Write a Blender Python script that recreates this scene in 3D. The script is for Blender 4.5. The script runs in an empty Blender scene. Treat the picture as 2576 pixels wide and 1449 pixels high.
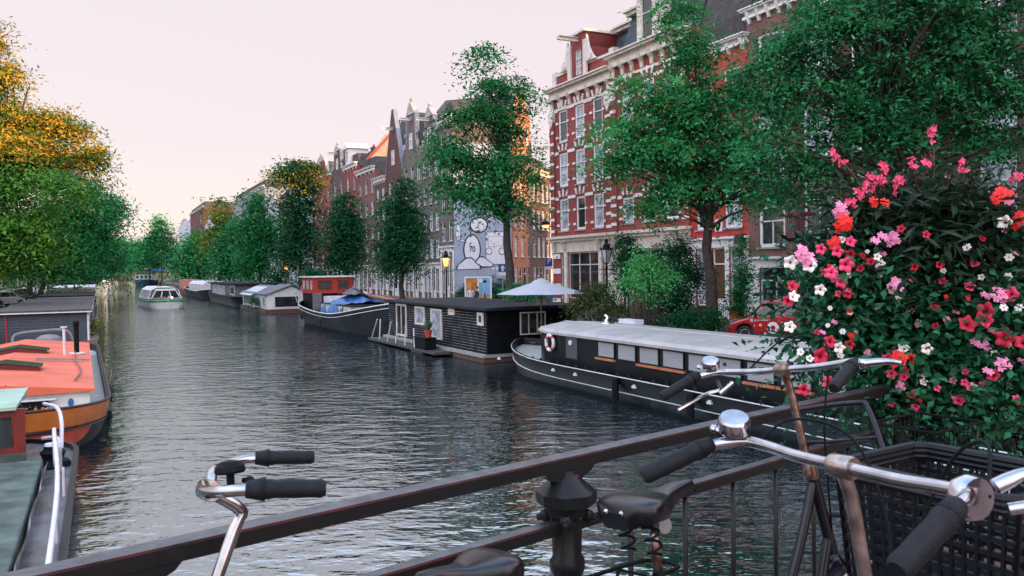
import bpy, math, random
import numpy as np
from mathutils import Vector, Matrix
random.seed(7); NP = np.random.RandomState(7)
SC = bpy.context.scene; COL = SC.collection
rad = math.radians
# ---------------------------------------------------------------- camera
H = 4.2                      # eye above the water, metres
PITCH, ROLL, FPX, CX, CY = 1.342, 0.9, 2070.0, 1288.0, 724.5
RM = Matrix.Rotation(rad(90 - PITCH), 3, 'X') @ Matrix.Rotation(rad(-ROLL), 3, 'Z')
cam = bpy.data.cameras.new('camera'); camo = bpy.data.objects.new('camera', cam); COL.objects.link(camo)
camo.matrix_world = Matrix.Translation((0, 0, H)) @ RM.to_4x4()
cam.sensor_width = 36; cam.lens = 36 * FPX / 2576; cam.clip_end = 5000; cam.clip_start = 0.05
cam.dof.use_dof = True; cam.dof.focus_distance = 22; cam.dof.aperture_fstop = 13
SC.camera = camo
SC.view_settings.view_transform = 'Standard'; SC.view_settings.look = 'None'
SC.view_settings.exposure = 0.42; SC.view_settings.gamma = 1
SC.render.engine = 'CYCLES'
SC.cycles.max_bounces = 6; SC.cycles.transparent_max_bounces = 6; SC.cycles.diffuse_bounces = 3
SC.cycles.glossy_bounces = 3; SC.cycles.transmission_bounces = 3
SC.cycles.caustics_reflective = False; SC.cycles.caustics_refractive = False
# ---------------------------------------------------------------- sun and sky
SUN_EL = 8.5; SUNH = Vector((0.926, -0.374)).normalized()
world = bpy.data.worlds.new('World'); SC.world = world; world.use_nodes = True
nt = world.node_tree; nt.nodes.clear()
def N(t, tree=None, **kw):
    n = (tree or nt).nodes.new(t)
    for k, v in kw.items(): setattr(n, k, v)
    return n
def ramp(n, stops):
    e = n.color_ramp.elements
    while len(e) < len(stops): e.new(0.5)
    for i, (p, c) in enumerate(stops): e[i].position = p; e[i].color = (*c, 1)
L = nt.links.new
sky = N('ShaderNodeTexSky', sky_type='NISHITA'); sky.sun_disc = False
sky.sun_elevation = rad(SUN_EL); sky.sun_rotation = math.atan2(SUNH.x, SUNH.y)
tc = N('ShaderNodeTexCoord'); sp = N('ShaderNodeSeparateXYZ'); L(tc.outputs['Generated'], sp.inputs[0])
rp = N('ShaderNodeValToRGB'); L(sp.outputs['Z'], rp.inputs[0])
ramp(rp, [(0.0, (.88, .68, .57)), (0.05, (.84, .69, .64)), (0.14, (.755, .645, .66)), (0.38, (.71, .63, .67)), (0.50, (1.25, 1.32, 1.6)), (0.78, (1.05, 1.3, 1.8)), (1.0, (.35, .65, 1.25))])
dt = N('ShaderNodeVectorMath', operation='DOT_PRODUCT'); L(tc.outputs['Generated'], dt.inputs[0])
dt.inputs[1].default_value = (SUNH.x * .97, SUNH.y * .97, .25)
mr = N('ShaderNodeMapRange'); L(dt.outputs['Value'], mr.inputs[0]); mr.inputs[1].default_value = .5; mr.inputs[2].default_value = 1
mr.interpolation_type = 'SMOOTHSTEP'
gl = N('ShaderNodeMix', data_type='RGBA', blend_type='ADD'); gl.inputs[0].default_value = 1
gm = N('ShaderNodeMix', data_type='RGBA', blend_type='MIX'); L(mr.outputs[0], gm.inputs[0])
gm.inputs[6].default_value = (0, 0, 0, 1); gm.inputs[7].default_value = (1.6, 1.0, .75, 1)
L(rp.outputs[0], gl.inputs[6]); L(gm.outputs[2], gl.inputs[7])
d2 = N('ShaderNodeVectorMath', operation='DOT_PRODUCT'); L(tc.outputs['Generated'], d2.inputs[0]); d2.inputs[1].default_value = (-.42, -.80, .42)
m2 = N('ShaderNodeMapRange'); L(d2.outputs['Value'], m2.inputs[0]); m2.inputs[1].default_value = -.05; m2.inputs[2].default_value = .9; m2.interpolation_type = 'SMOOTHSTEP'
g2 = N('ShaderNodeMix', data_type='RGBA', blend_type='MIX'); L(m2.outputs[0], g2.inputs[0]); g2.inputs[6].default_value = (0, 0, 0, 1); g2.inputs[7].default_value = (.8, .85, 1.0, 1)  # soft fill added to the unseen sky behind the camera, brightens the facades
g3 = N('ShaderNodeMix', data_type='RGBA', blend_type='ADD'); g3.inputs[0].default_value = 1; L(gl.outputs[2], g3.inputs[6]); L(g2.outputs[2], g3.inputs[7]); gl = g3
sc8 = N('ShaderNodeVectorMath', operation='SCALE'); L(gl.outputs[2], sc8.inputs[0]); sc8.inputs['Scale'].default_value = 7.6
ad = N('ShaderNodeVectorMath', operation='ADD'); L(sc8.outputs[0], ad.inputs[0])
skys = N('ShaderNodeVectorMath', operation='SCALE'); L(sky.outputs[0], skys.inputs[0]); skys.inputs['Scale'].default_value = .12
L(skys.outputs[0], ad.inputs[1])
bg = N('ShaderNodeBackground'); L(ad.outputs[0], bg.inputs[0]); bg.inputs[1].default_value = .12
wo = N('ShaderNodeOutputWorld'); L(bg.outputs[0], wo.inputs[0])
sl = bpy.data.lights.new('sun', 'SUN'); sl.energy = 6.0; sl.angle = rad(.6); sl.color = (1, .58, .24)
so = bpy.data.objects.new('sun', sl); COL.objects.link(so)
sd = Vector((SUNH.x * math.cos(rad(SUN_EL)), SUNH.y * math.cos(rad(SUN_EL)), math.sin(rad(SUN_EL))))
so.rotation_euler = sd.to_track_quat('Z', 'Y').to_euler(); so.location = (60, -30, 60)
# ---------------------------------------------------------------- places
CYAW = rad(26.6)             # the canal runs 26.6 degrees left of north
UX, UY = -math.sin(CYAW), math.cos(CYAW); VX, VY = math.cos(CYAW), math.sin(CYAW)
def W(u, v, z=0.0): return Vector((UX * u + VX * v, UY * u + VY * v, z))      # u along the canal, v across it
def UVc(p): return (UX * p.x + UY * p.y, VX * p.x + VY * p.y)
def ray(x, y):
    d = RM @ Vector(((x - CX) / FPX, -(y - CY) / FPX, -1)); return d / d.y
def G(x, y, z=0.0):
    d = ray(x, y); return Vector((0, 0, H)) + d * ((z - H) / d.z)
def AY(x, y, Y): return Vector((0, 0, H)) + ray(x, y) * Y
def AV(x, y, v):
    d = ray(x, y); return Vector((0, 0, H)) + d * (v / (VX * d.x + VY * d.y))
# ---------------------------------------------------------------- mesh helper
class MB:
    def __init__(s): s.v = []; s.f = []; s.m = []; s.T = None
    def _p(s, c): 
        c = Vector(c); return tuple(s.T @ c) if s.T else tuple(c)
    def add(s, vs, fs, m=0):
        b = len(s.v); s.v += [s._p(c) for c in vs]; s.f += [tuple(i + b for i in f) for f in fs]; s.m += [m] * len(fs); return s
    def box(s, x0, x1, y0, y1, z0, z1, m=0):
        vs = [(x, y, z) for z in (z0, z1) for y in (y0, y1) for x in (x0, x1)]
        return s.add(vs, [(0, 2, 3, 1), (4, 5, 7, 6), (0, 1, 5, 4), (2, 6, 7, 3), (0, 4, 6, 2), (1, 3, 7, 5)], m)
    def prism(s, poly, a0, a1, axis='z', m=0):
        n = len(poly)
        def pt(p, a): return {'z': (p[0], p[1], a), 'y': (p[0], a, p[1]), 'x': (a, p[0], p[1])}[axis]
        vs = [pt(p, a0) for p in poly] + [pt(p, a1) for p in poly]
        fs = [tuple(range(n))[::-1], tuple(range(n, 2 * n))] + [(i, (i + 1) % n, n + (i + 1) % n, n + i) for i in range(n)]
        return s.add(vs, fs, m)
    def tube(s, pts, r, n=8, m=0, cap=True, close=False):
        P = [Vector(p) for p in pts]; k = len(P); vs = []; fs = []
        rs = r if isinstance(r, (list, tuple)) else [r] * k
        up = None
        for i in range(k):
            a = P[(i - 1) % k] if (i > 0 or close) else P[i]; b = P[(i + 1) % k] if (i < k - 1 or close) else P[i]
            t = (b - a).normalized() if (b - a).length > 1e-9 else Vector((0, 0, 1))
            if up is None:
                up = Vector((0, 0, 1)) if abs(t.z) < .9 else Vector((1, 0, 0))
            sx = t.cross(up)
            if sx.length < 1e-6: sx = t.cross(Vector((0, 1, 0)))
            sx.normalize(); up = sx.cross(t).normalized()
            for j in range(n):
                an = 2 * math.pi * j / n; vs.append(P[i] + (sx * math.cos(an) + up * math.sin(an)) * rs[i])
        for i in range(k if close else k - 1):
            for j in range(n):
                i2 = (i + 1) % k; fs.append((i * n + j, i2 * n + j, i2 * n + (j + 1) % n, i * n + (j + 1) % n))
        if cap and not close: fs += [tuple(range(n)), tuple(range((k - 1) * n, k * n))[::-1]]
        return s.add(vs, fs, m)
    def lathe(s, prof, c=(0, 0, 0), n=16, m=0, axis='z', sx=1, sy=1):
        vs = []; k = len(prof)
        for r, z in prof:
            for j in range(n):
                an = 2 * math.pi * j / n; x, y = r * math.cos(an) * sx, r * math.sin(an) * sy
                q = {'z': (x, y, z), 'y': (x, z, y), 'x': (z, x, y)}[axis]; vs.append((c[0] + q[0], c[1] + q[1], c[2] + q[2]))
        fs = [(i * n + j, i * n + (j + 1) % n, (i + 1) * n + (j + 1) % n, (i + 1) * n + j) for i in range(k - 1) for j in range(n)]
        fs += [tuple(range(n))[::-1], tuple(range((k - 1) * n, k * n))]
        return s.add(vs, fs, m)
    def ball(s, c, r, m=0, n=10, sz=(1, 1, 1)):
        k = n // 2 + 1
        pr = [(max(1e-4, math.sin(math.pi * i / k)), -math.cos(math.pi * i / k)) for i in range(k + 1)]
        vs = []
        for a, z in pr:
            for j in range(n):
                an = 2 * math.pi * j / n; vs.append((c[0] + r * a * math.cos(an) * sz[0], c[1] + r * a * math.sin(an) * sz[1], c[2] + r * z * sz[2]))
        fs = [(i * n + j, i * n + (j + 1) % n, (i + 1) * n + (j + 1) % n, (i + 1) * n + j) for i in range(k) for j in range(n)]
        return s.add(vs, fs, m)
    def bar(s, a, b, w, h, m=0):       # rectangular bar between two points
        a = Vector(a); b = Vector(b); t = (b - a).normalized(); up = Vector((0, 0, 1)) if abs(t.z) < .95 else Vector((1, 0, 0))
        sx = t.cross(up).normalized() * w / 2; uu = sx.cross(t).normalized() * h / 2
        vs = [p + i * sx + j * uu for p in (a, b) for i, j in ((-1, -1), (1, -1), (1, 1), (-1, 1))]
        return s.add(vs, [(0, 1, 2, 3), (7, 6, 5, 4), (0, 4, 5, 1), (1, 5, 6, 2), (2, 6, 7, 3), (3, 7, 4, 0)], m)
    def grid(s, P, m=0, closed=False):  # P rows of points
        r = len(P); c = len(P[0]); vs = [q for row in P for q in row]
        fs = [(i * c + j, i * c + (j + 1) % c, (i + 1) * c + (j + 1) % c, (i + 1) * c + j) for i in range(r - 1) for j in range(c if closed else c - 1)]
        return s.add(vs, fs, m)
    def build(s, name, mats, parent=None, smooth=False, bevel=0, auto=None):
        me = bpy.data.meshes.new(name); me.from_pydata([tuple(v) for v in s.v], [], s.f)
        for mm in (mats if isinstance(mats, (list, tuple)) else [mats]): me.materials.append(mm)
        me.polygons.foreach_set('material_index', s.m)
        if smooth:
            me.polygons.foreach_set('use_smooth', [True] * len(s.f))
            if auto is not None: 
                try: me.set_sharp_from_angle(angle=rad(auto))
                except Exception: pass
        me.update()
        o = bpy.data.objects.new(name, me); COL.objects.link(o)
        if parent: o.parent = parent
        if bevel:
            b = o.modifiers.new('bevel', 'BEVEL'); b.width = bevel; b.segments = 2; b.limit_method = 'ANGLE'
        return o
def build_each(b, name, mats, parent):      # every box of the helper becomes a part of its own
    for i in range(len(b.v) // 8):
        q = MB(); q.v = b.v[i * 8:i * 8 + 8]; q.f = [tuple(k - i * 8 for k in f) for f in b.f[i * 6:i * 6 + 6]]; q.m = b.m[i * 6:i * 6 + 6]; q.build(name, mats, parent)
def tag(o, label=None, cat=None, group=None, kind=None):
    if label: o['label'] = label
    if cat: o['category'] = cat
    if group: o['group'] = group
    if kind: o['kind'] = kind
    return o
def thing(name, label, cat, loc=(0, 0, 0), rz=0, group=None, rot=None):
    o = bpy.data.objects.new(name, None); COL.objects.link(o); o.location = loc
    o.rotation_euler = rot if rot else (0, 0, rz); o.empty_display_size = .2
    return tag(o, label, cat, group)
def copy_tree(o, parent=None):
    c = o.copy(); COL.objects.link(c); c.parent = parent
    for ch in list(o.children): copy_tree(ch, c)
    return c
def arc(c, r, a0, a1, n, ax=(1, 0, 0), ay=(0, 0, 1)):
    c = Vector(c); ax = Vector(ax); ay = Vector(ay)
    return [c + ax * r * math.cos(rad(a0 + (a1 - a0) * i / n)) + ay * r * math.sin(rad(a0 + (a1 - a0) * i / n)) for i in range(n + 1)]
def smoothpath(P, n=4):   # Catmull-Rom
    P = [Vector(p) for p in P]; Q = [P[0] * 2 - P[1]] + P + [P[-1] * 2 - P[-2]]; out = []
    for i in range(1, len(Q) - 2):
        for k in range(n):
            t = k / n; a, b, c, d = Q[i - 1], Q[i], Q[i + 1], Q[i + 2]
            out.append(.5 * ((2 * b) + (c - a) * t + (2 * a - 5 * b + 4 * c - d) * t * t + (-a + 3 * b - 3 * c + d) * t ** 3))
    return out + [P[-1]]
# ---------------------------------------------------------------- materials
def newmat(name):
    m = bpy.data.materials.new(name); m.use_nodes = True; t = m.node_tree
    return m, t, t.nodes['Principled BSDF'], t.links.new
def mat(name, c, rough=.6, metal=0, var=.18, scale=3, bump=0, spec=.5, detail=5, coat=0, c2=None, stretch=None):
    m, t, b, l = newmat(name)
    b.inputs['Roughness'].default_value = rough; b.inputs['Metallic'].default_value = metal
    b.inputs['Specular IOR Level'].default_value = spec; b.inputs['Coat Weight'].default_value = coat
    co = N('ShaderNodeTexCoord', t); src = co.outputs['Object']
    if stretch:
        mp = N('ShaderNodeMapping', t); l(src, mp.inputs[0]); mp.inputs['Scale'].default_value = stretch; src = mp.outputs[0]
    no = N('ShaderNodeTexNoise', t); l(src, no.inputs['Vector']); no.inputs['Scale'].default_value = scale; no.inputs['Detail'].default_value = detail
    r = N('ShaderNodeValToRGB', t); l(no.outputs[0], r.inputs[0])
    lo = c2 if c2 else tuple(x * (1 - var) for x in c); hi = c if c2 else tuple(min(1, x * (1 + var)) for x in c)
    ramp(r, [(.32, lo), (.68, hi)]); l(r.outputs[0], b.inputs['Base Color'])
    if bump:
        bp = N('ShaderNodeBump', t); bp.inputs['Strength'].default_value = bump; bp.inputs['Distance'].default_value = .02
        n2 = N('ShaderNodeTexNoise', t); l(src, n2.inputs['Vector']); n2.inputs['Scale'].default_value = scale * 6; n2.inputs['Detail'].default_value = 3
        l(n2.outputs[0], bp.inputs['Height']); l(bp.outputs[0], b.inputs['Normal'])
    return m
def brickmat(name, c1, c2, mortar, w=.21, h=.065, var=.35):
    m, t, b, l = newmat(name); b.inputs['Roughness'].default_value = .8
    co = N('ShaderNodeTexCoord', t); s = N('ShaderNodeSeparateXYZ', t); l(co.outputs['Object'], s.inputs[0])
    ad = N('ShaderNodeMath', t, operation='ADD'); l(s.outputs[0], ad.inputs[0]); l(s.outputs[1], ad.inputs[1])
    cb = N('ShaderNodeCombineXYZ', t); l(ad.outputs[0], cb.inputs[0]); l(s.outputs[2], cb.inputs[1])
    br = N('ShaderNodeTexBrick', t); l(cb.outputs[0], br.inputs['Vector']); br.inputs['Scale'].default_value = 1
    br.inputs['Brick Width'].default_value = w; br.inputs['Row Height'].default_value = h; br.inputs['Mortar Size'].default_value = .006
    br.inputs['Color1'].default_value = (*c1, 1); br.inputs['Color2'].default_value = (*c2, 1); br.inputs['Mortar'].default_value = (*mortar, 1)
    no = N('ShaderNodeTexNoise', t); l(co.outputs['Object'], no.inputs['Vector']); no.inputs['Scale'].default_value = .45; no.inputs['Detail'].default_value = 6
    r = N('ShaderNodeValToRGB', t); l(no.outputs[0], r.inputs[0]); ramp(r, [(.3, (1 - var,) * 3), (.7, (1.15,) * 3)])
    mx = N('ShaderNodeMix', t, data_type='RGBA', blend_type='MULTIPLY'); mx.inputs[0].default_value = 1
    l(br.outputs[0], mx.inputs[6]); l(r.outputs[0], mx.inputs[7]); l(mx.outputs[2], b.inputs['Base Color'])
    bp = N('ShaderNodeBump', t); bp.inputs['Strength'].default_value = .4; bp.inputs['Distance'].default_value = .01
    inv = N('ShaderNodeMath', t, operation='SUBTRACT'); inv.inputs[0].default_value = 1; l(br.outputs['Fac'], inv.inputs[1])
    l(inv.outputs[0], bp.inputs['Height']); l(bp.outputs[0], b.inputs['Normal'])
    return m
def leafmat(name, dark, light, extra=None, trans=.3, rough=.6, mid=None):
    m, t, b, l = newmat(name); b.inputs['Roughness'].default_value = rough; b.inputs['Specular IOR Level'].default_value = .12
    at = N('ShaderNodeAttribute', t); at.attribute_name = 'lv'
    r = N('ShaderNodeValToRGB', t); l(at.outputs['Fac'], r.inputs[0])
    st = [(0, dark), (.75, light)] if not mid else [(0, dark), (.38, mid), (.7, light)]
    if extra: st += [(.97, light), (.985, extra)]
    ramp(r, st); l(r.outputs[0], b.inputs['Base Color'])
    tr = N('ShaderNodeBsdfTranslucent', t); l(r.outputs[0], tr.inputs[0])
    mx = N('ShaderNodeMixShader', t); mx.inputs[0].default_value = trans
    l(b.outputs[0], mx.inputs[1]); l(tr.outputs[0], mx.inputs[2]); l(mx.outputs[0], t.nodes['Material Output'].inputs[0])
    return m
def emat(name, c, s):
    m, t, b, l = newmat(name); b.inputs['Base Color'].default_value = (*c, 1)
    b.inputs['Emission Color'].default_value = (*c, 1); b.inputs['Emission Strength'].default_value = s; return m
def glassmat(name, c, rough=.04, var=.5, scale=1.2):
    m = mat(name, c, rough=rough, var=var, scale=scale, spec=.9); return m
# common paints
WHITE = mat('white_paint', (.72, .69, .66), .5, var=.1)
CREAM = mat('cream_stone', (.62, .55, .47), .65, var=.15, bump=.1)
OFFW = mat('off_white_plaster', (.58, .57, .56), .7, var=.12, scale=1)
BLACK = mat('black_paint', (.003, .0045, .006), .35, var=.4, spec=.2)
BLACKM = mat('matt_black', (.004, .0055, .007), .6, var=.4, spec=.12)
TAR = mat('bitumen_roofing', (.022, .024, .028), .85, spec=.2, var=.35, scale=1.5, bump=.3)
SLATE = brickmat('slate_roof', (.035, .04, .05), (.07, .075, .09), (.015, .015, .02), .3, .22)
TILE = brickmat('dark_roof_tiles', (.04, .035, .035), (.08, .06, .055), (.012, .01, .01), .25, .3)
REDP = mat('red_paint', (.42, .03, .02), .5, var=.2)
WOOD = mat('weathered_wood', (.16, .11, .08), .8, var=.4, scale=4, stretch=(6, 6, .5))
GREYM = mat('grey_metal', (.3, .31, .33), .4, metal=.6)
ZINC = mat('zinc_sheet', (.17, .2, .25), .5, var=.2)
PANE_D = glassmat('window_glass', (.02, .024, .03))
PANE_L = glassmat('curtained_glass', (.34, .36, .4), .08, .5, 2.5)
BARK = mat('tree_bark', (.045, .035, .03), .9, var=.4, scale=6, bump=.6)
# ================================================================ the setting
def watermat():
    m, t, b, l = newmat('canal_water')
    b.inputs['Base Color'].default_value = (.006, .012, .014, 1); b.inputs['Roughness'].default_value = .03
    b.inputs['IOR'].default_value = 4.6; b.inputs['Specular IOR Level'].default_value = .6; b.inputs['Specular Tint'].default_value = (.84, .95, 1, 1)
    co = N('ShaderNodeTexCoord', t)
    def nz(scale, sx, sy, rot, det, rough=.5):
        mp = N('ShaderNodeMapping', t); l(co.outputs['Object'], mp.inputs[0]); mp.inputs['Scale'].default_value = (sx, sy, 1); mp.inputs['Rotation'].default_value = (0, 0, rad(rot))
        n = N('ShaderNodeTexNoise', t); l(mp.outputs[0], n.inputs['Vector']); n.inputs['Scale'].default_value = scale; n.inputs['Detail'].default_value = det
        n.inputs['Roughness'].default_value = rough; n.inputs['Distortion'].default_value = .25; return n
    a = nz(2.3, .55, 1.0, 8, 3); c = nz(.55, .6, 1, -20, 2); d = nz(6.5, .6, 1, 15, 2); g = nz(.07, 1, 1, 0, 2)
    def bump(n, s, dist, prev=None):
        bp = N('ShaderNodeBump', t); bp.inputs['Strength'].default_value = s; bp.inputs['Distance'].default_value = dist; l(n.outputs[0], bp.inputs['Height'])
        if prev: l(prev.outputs[0], bp.inputs['Normal'])
        return bp
    b1 = bump(c, 1, .045); b2 = bump(a, 1, .065, b1); b3 = bump(d, 1, .014, b2)
    r = N('ShaderNodeMapRange', t); l(g.outputs[0], r.inputs[0]); r.inputs[1].default_value = .35; r.inputs[2].default_value = .62; r.inputs[3].default_value = .4; r.inputs[4].default_value = 1
    l(r.outputs[0], b2.inputs['Strength'])
    l(b3.outputs[0], b.inputs['Normal']); return m
w = MB(); w.add([(-1500, -40, 0), (1200, -40, 0), (1200, 2500, 0), (-1500, 2500, 0)], [(0, 1, 2, 3)])
tag(w.build('canal_water', watermat()), kind='structure')
QZ, QL, QR, VF = 1.3, -5.8, 20.8, 29.0
PAVE = brickmat('street_clinkers', (.16, .09, .07), (.24, .15, .12), (.07, .06, .05), .2, .1)
QWALL = brickmat('quay_brick', (.10, .07, .055), (.16, .11, .08), (.06, .06, .05), .22, .07)
STONE = mat('grey_stone', (.28, .27, .25), .8, var=.25, bump=.3)
ASPH = mat('asphalt', (.06, .058, .06), .85, var=.2)
def strip(name, v0, v1, u0, u1, z, m, zb=None):
    b = MB(); p = [W(u0, v0), W(u0, v1), W(u1, v1), W(u1, v0)]
    if zb is None: b.add([(q.x, q.y, z) for q in p], [(0, 1, 2, 3)])
    else: b.prism([(q.x, q.y) for q in p], zb, z)
    return tag(b.build(name, m), kind='structure')
strip('ground_left', -900, QL, -60, 1800, QZ, PAVE, -2)
strip('ground_right', QR, 900, -60, 1800, QZ, PAVE, -2)
strip('quay_edge_left', QL - .35, QL + .06, 12, 900, QZ + .1, STONE, .95)
strip('quay_edge_right', QR - .06, QR + .35, 12, 900, QZ + .1, STONE, .95)
for nm, v0, v1 in (('quay_wall_left', QL - .3, QL + .03), ('quay_wall_right', QR - .03, QR + .3)): strip(nm, v0, v1, 10, 900, .946, QWALL, -1)
strip('road_right', 23.6, 27.4, -50, 900, QZ + .004, ASPH)
strip('pavement_right', 27.4, VF + .3, -50, 900, QZ + .12, PAVE, QZ - .05)
strip('road_left', -13, -9, -50, 900, QZ + .004, ASPH)
# far end of the canal: land behind the last bridge
# near bridge: its deck and kerb lie behind the railing
BD = Vector((.764, .645, 0)); BN = Vector((.645, -.764, 0)); R0 = Vector((.138, 2.4, 0)); DZ = 2.62
def BP(s, n=0, z=0): return R0 + BD * s + BN * n + Vector((0, 0, z))   # s along the railing, n towards the viewer
def dslab(name, n0, n1, z0, z1, m, s0=-28, s1=32):
    b = MB(); p = [BP(s0, n0), BP(s1, n0), BP(s1, n1), BP(s0, n1)]; b.prism([(q.x, q.y) for q in p], z0, z1)
    return tag(b.build(name, m), kind='structure')
dslab('bridge_pavement', -.12, 9.0, DZ - .5, DZ, PAVE); dslab('bridge_kerb', -.3, -.12, DZ - .7, DZ + .08, STONE)
# ================================================================ bridge railing
def railmat():
    m, t, b, l = newmat('railing_paint'); b.inputs['Roughness'].default_value = .33; b.inputs['Coat Weight'].default_value = .06; b.inputs['Specular IOR Level'].default_value = .16
    co = N('ShaderNodeTexCoord', t); no = N('ShaderNodeTexNoise', t); l(co.outputs['Object'], no.inputs['Vector']); no.inputs['Scale'].default_value = 14; no.inputs['Detail'].default_value = 8
    ge = N('ShaderNodeNewGeometry', t)
    ad = N('ShaderNodeMath', t, operation='MULTIPLY_ADD'); l(ge.outputs['Pointiness'], ad.inputs[0]); ad.inputs[1].default_value = 2.2; l(no.outputs[0], ad.inputs[2])
    r = N('ShaderNodeValToRGB', t); l(ad.outputs[0], r.inputs[0]); r.color_ramp.interpolation = 'LINEAR'
    ramp(r, [(0, (.003, .005, .006)), (.5, (.006, .009, .010)), (.6, (.010, .012, .012)), (1, (.012, .013, .013))])
    n2 = N('ShaderNodeTexNoise', t); l(co.outputs['Object'], n2.inputs['Vector']); n2.inputs['Scale'].default_value = 26; n2.inputs['Detail'].default_value = 6
    r2 = N('ShaderNodeValToRGB', t); l(n2.outputs[0], r2.inputs[0]); ramp(r2, [(.70, (0, 0, 0)), (.72, (1, 1, 1))])
    mx = N('ShaderNodeMix', t, data_type='RGBA'); l(r2.outputs[0], mx.inputs[0]); l(r.outputs[0], mx.inputs[6]); mx.inputs[7].default_value = (.22, .035, .02, 1)
    l(mx.outputs[2], b.inputs['Base Color'])
    bp = N('ShaderNodeBump', t); bp.inputs['Strength'].default_value = .35; bp.inputs['Distance'].default_value = .004; l(n2.outputs[0], bp.inputs['Height']); l(bp.outputs[0], b.inputs['Normal'])
    return m
RAILM = railmat(); RUST = mat('worn_red_edge', (.075, .014, .010), .75, scale=11, detail=9, c2=(.004, .005, .006), spec=.15)
RTOP = mat('rail_top_sheen', (.045, .05, .058), .36, var=.6, scale=22, detail=9, spec=.8, bump=.25)  # lighter grey paints the sky's sheen on the rail top
rl = thing('bridge_railing', 'black cast iron bridge railing with worn red edges running across the foreground', 'railing', BP(0, 0, DZ))
TZ = 3.65 - DZ
def RP(s, n=0, z=0): return BD * s + BN * n + Vector((0, 0, z))
b = MB(); seg = [-3.2, -1.22, 0, 1.22, 2.44, 3.66, 6]
def railbar(b, zc, w, h, m=0, m2=1, s0=-6, s1=14):
    prof = [(-w / 2, -h / 2), (w / 2, -h / 2), (w / 2, h / 2 - .004), (w / 2 - .006, h / 2), (-w / 2 + .006, h / 2), (-w / 2, h / 2 - .004)]
    k = 40; P = []
    for i in range(k + 1):
        s = s0 + (s1 - s0) * i / k; P.append([RP(s, a, zc + c) for a, c in prof])
    base = len(b.v); b.v += [tuple(q) for r in P for q in r]
    for i in range(k):
        for j in range(6):
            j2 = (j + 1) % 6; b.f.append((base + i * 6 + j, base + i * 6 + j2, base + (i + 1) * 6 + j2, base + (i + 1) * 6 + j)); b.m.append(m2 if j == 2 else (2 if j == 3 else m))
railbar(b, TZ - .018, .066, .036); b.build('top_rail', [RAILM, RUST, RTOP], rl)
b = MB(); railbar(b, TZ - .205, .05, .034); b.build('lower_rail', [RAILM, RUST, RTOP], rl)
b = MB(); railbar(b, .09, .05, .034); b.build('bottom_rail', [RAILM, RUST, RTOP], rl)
def post_mb():
    b = MB(); zt = TZ - .04
    b.lathe([(.056, 0), (.056, .02), (.046, .05), (.044, zt - .31), (.052, zt - .295), (.052, zt - .265), (.043, zt - .25), (.046, zt - .14), (.06, zt - .13), (.064, zt - .10)], n=10)
    b.lathe([(.05, zt - .10), (.088, zt - .095), (.09, zt - .062), (.032, zt - .012), (.03, zt)], n=8)
    for a in range(4):
        an = rad(45 + 90 * a); cx, cy = math.cos(an) * .062, math.sin(an) * .062
        b.ball((cx, cy, zt - .135), .02, n=8); b.ball((cx * 1.3, cy * 1.3, zt - .14), .011, n=6)
    b.prism([(-.10, zt + .003), (.10, zt + .003), (.085, zt - .012), (.045, zt - .03), (-.045, zt - .03), (-.085, zt - .012)], -.02, .02, 'y')
    return b
pm = None
for i, s in enumerate((-3.2, -1.2, 0.005, 2.2, 4.4, 6.6)):
    if pm is None: pm = post_mb().build('post', RAILM, rl, smooth=True, auto=35); o = pm
    else: o = pm.copy(); COL.objects.link(o); o.parent = rl
    o.location = RP(s, 0.012); o.rotation_euler = (0, 0, rad(40.2))
bm0 = None
for i in range(-11, 40):
    s = .275 * i + .02
    if min(abs(s - q) for q in (-3.2, -1.2, 0, 2.2, 4.4, 6.6)) < .08: continue
    if bm0 is None:
        bb = MB(); bb.lathe([(.009, .09), (.009, TZ - .21)], n=8);  bm0 = bb.build('baluster', RAILM, rl, smooth=True); o = bm0
    else: o = bm0.copy(); COL.objects.link(o); o.parent = rl
    o.location = RP(s)
# ================================================================ houses
BR_RED = brickmat('striped_red_brick', (.34, .045, .035), (.25, .038, .03), (.14, .06, .05))
BR_DK = brickmat('dark_red_brick', (.14, .04, .035), (.10, .03, .028), (.06, .04, .035))
BR_BR = brickmat('brown_brick', (.13, .065, .05), (.09, .045, .038), (.07, .055, .05))
BR_TAUPE = brickmat('taupe_brick', (.17, .13, .115), (.14, .105, .095), (.1, .085, .08))
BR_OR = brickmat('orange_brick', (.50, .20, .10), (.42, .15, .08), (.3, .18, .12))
BR_PINK = brickmat('rose_brick', (.24, .10, .085), (.2, .075, .065), (.16, .1, .09))
REDW = mat('red_rendered_wall', (.42, .03, .025), .6, var=.2, scale=1.2, bump=.1)
GREYW = mat('grey_white_render', (.5, .5, .52), .7, var=.12)
BEIGE = mat('stained_beige_render', (.36, .28, .22), .85, var=.3, scale=.5, bump=.2)
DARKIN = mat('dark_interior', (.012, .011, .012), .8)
CREAMD = mat('weathered_gable_stone', (.34, .32, .30), .75, var=.3, scale=3)
HYAW = -rad(90 - 26.6)
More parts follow.
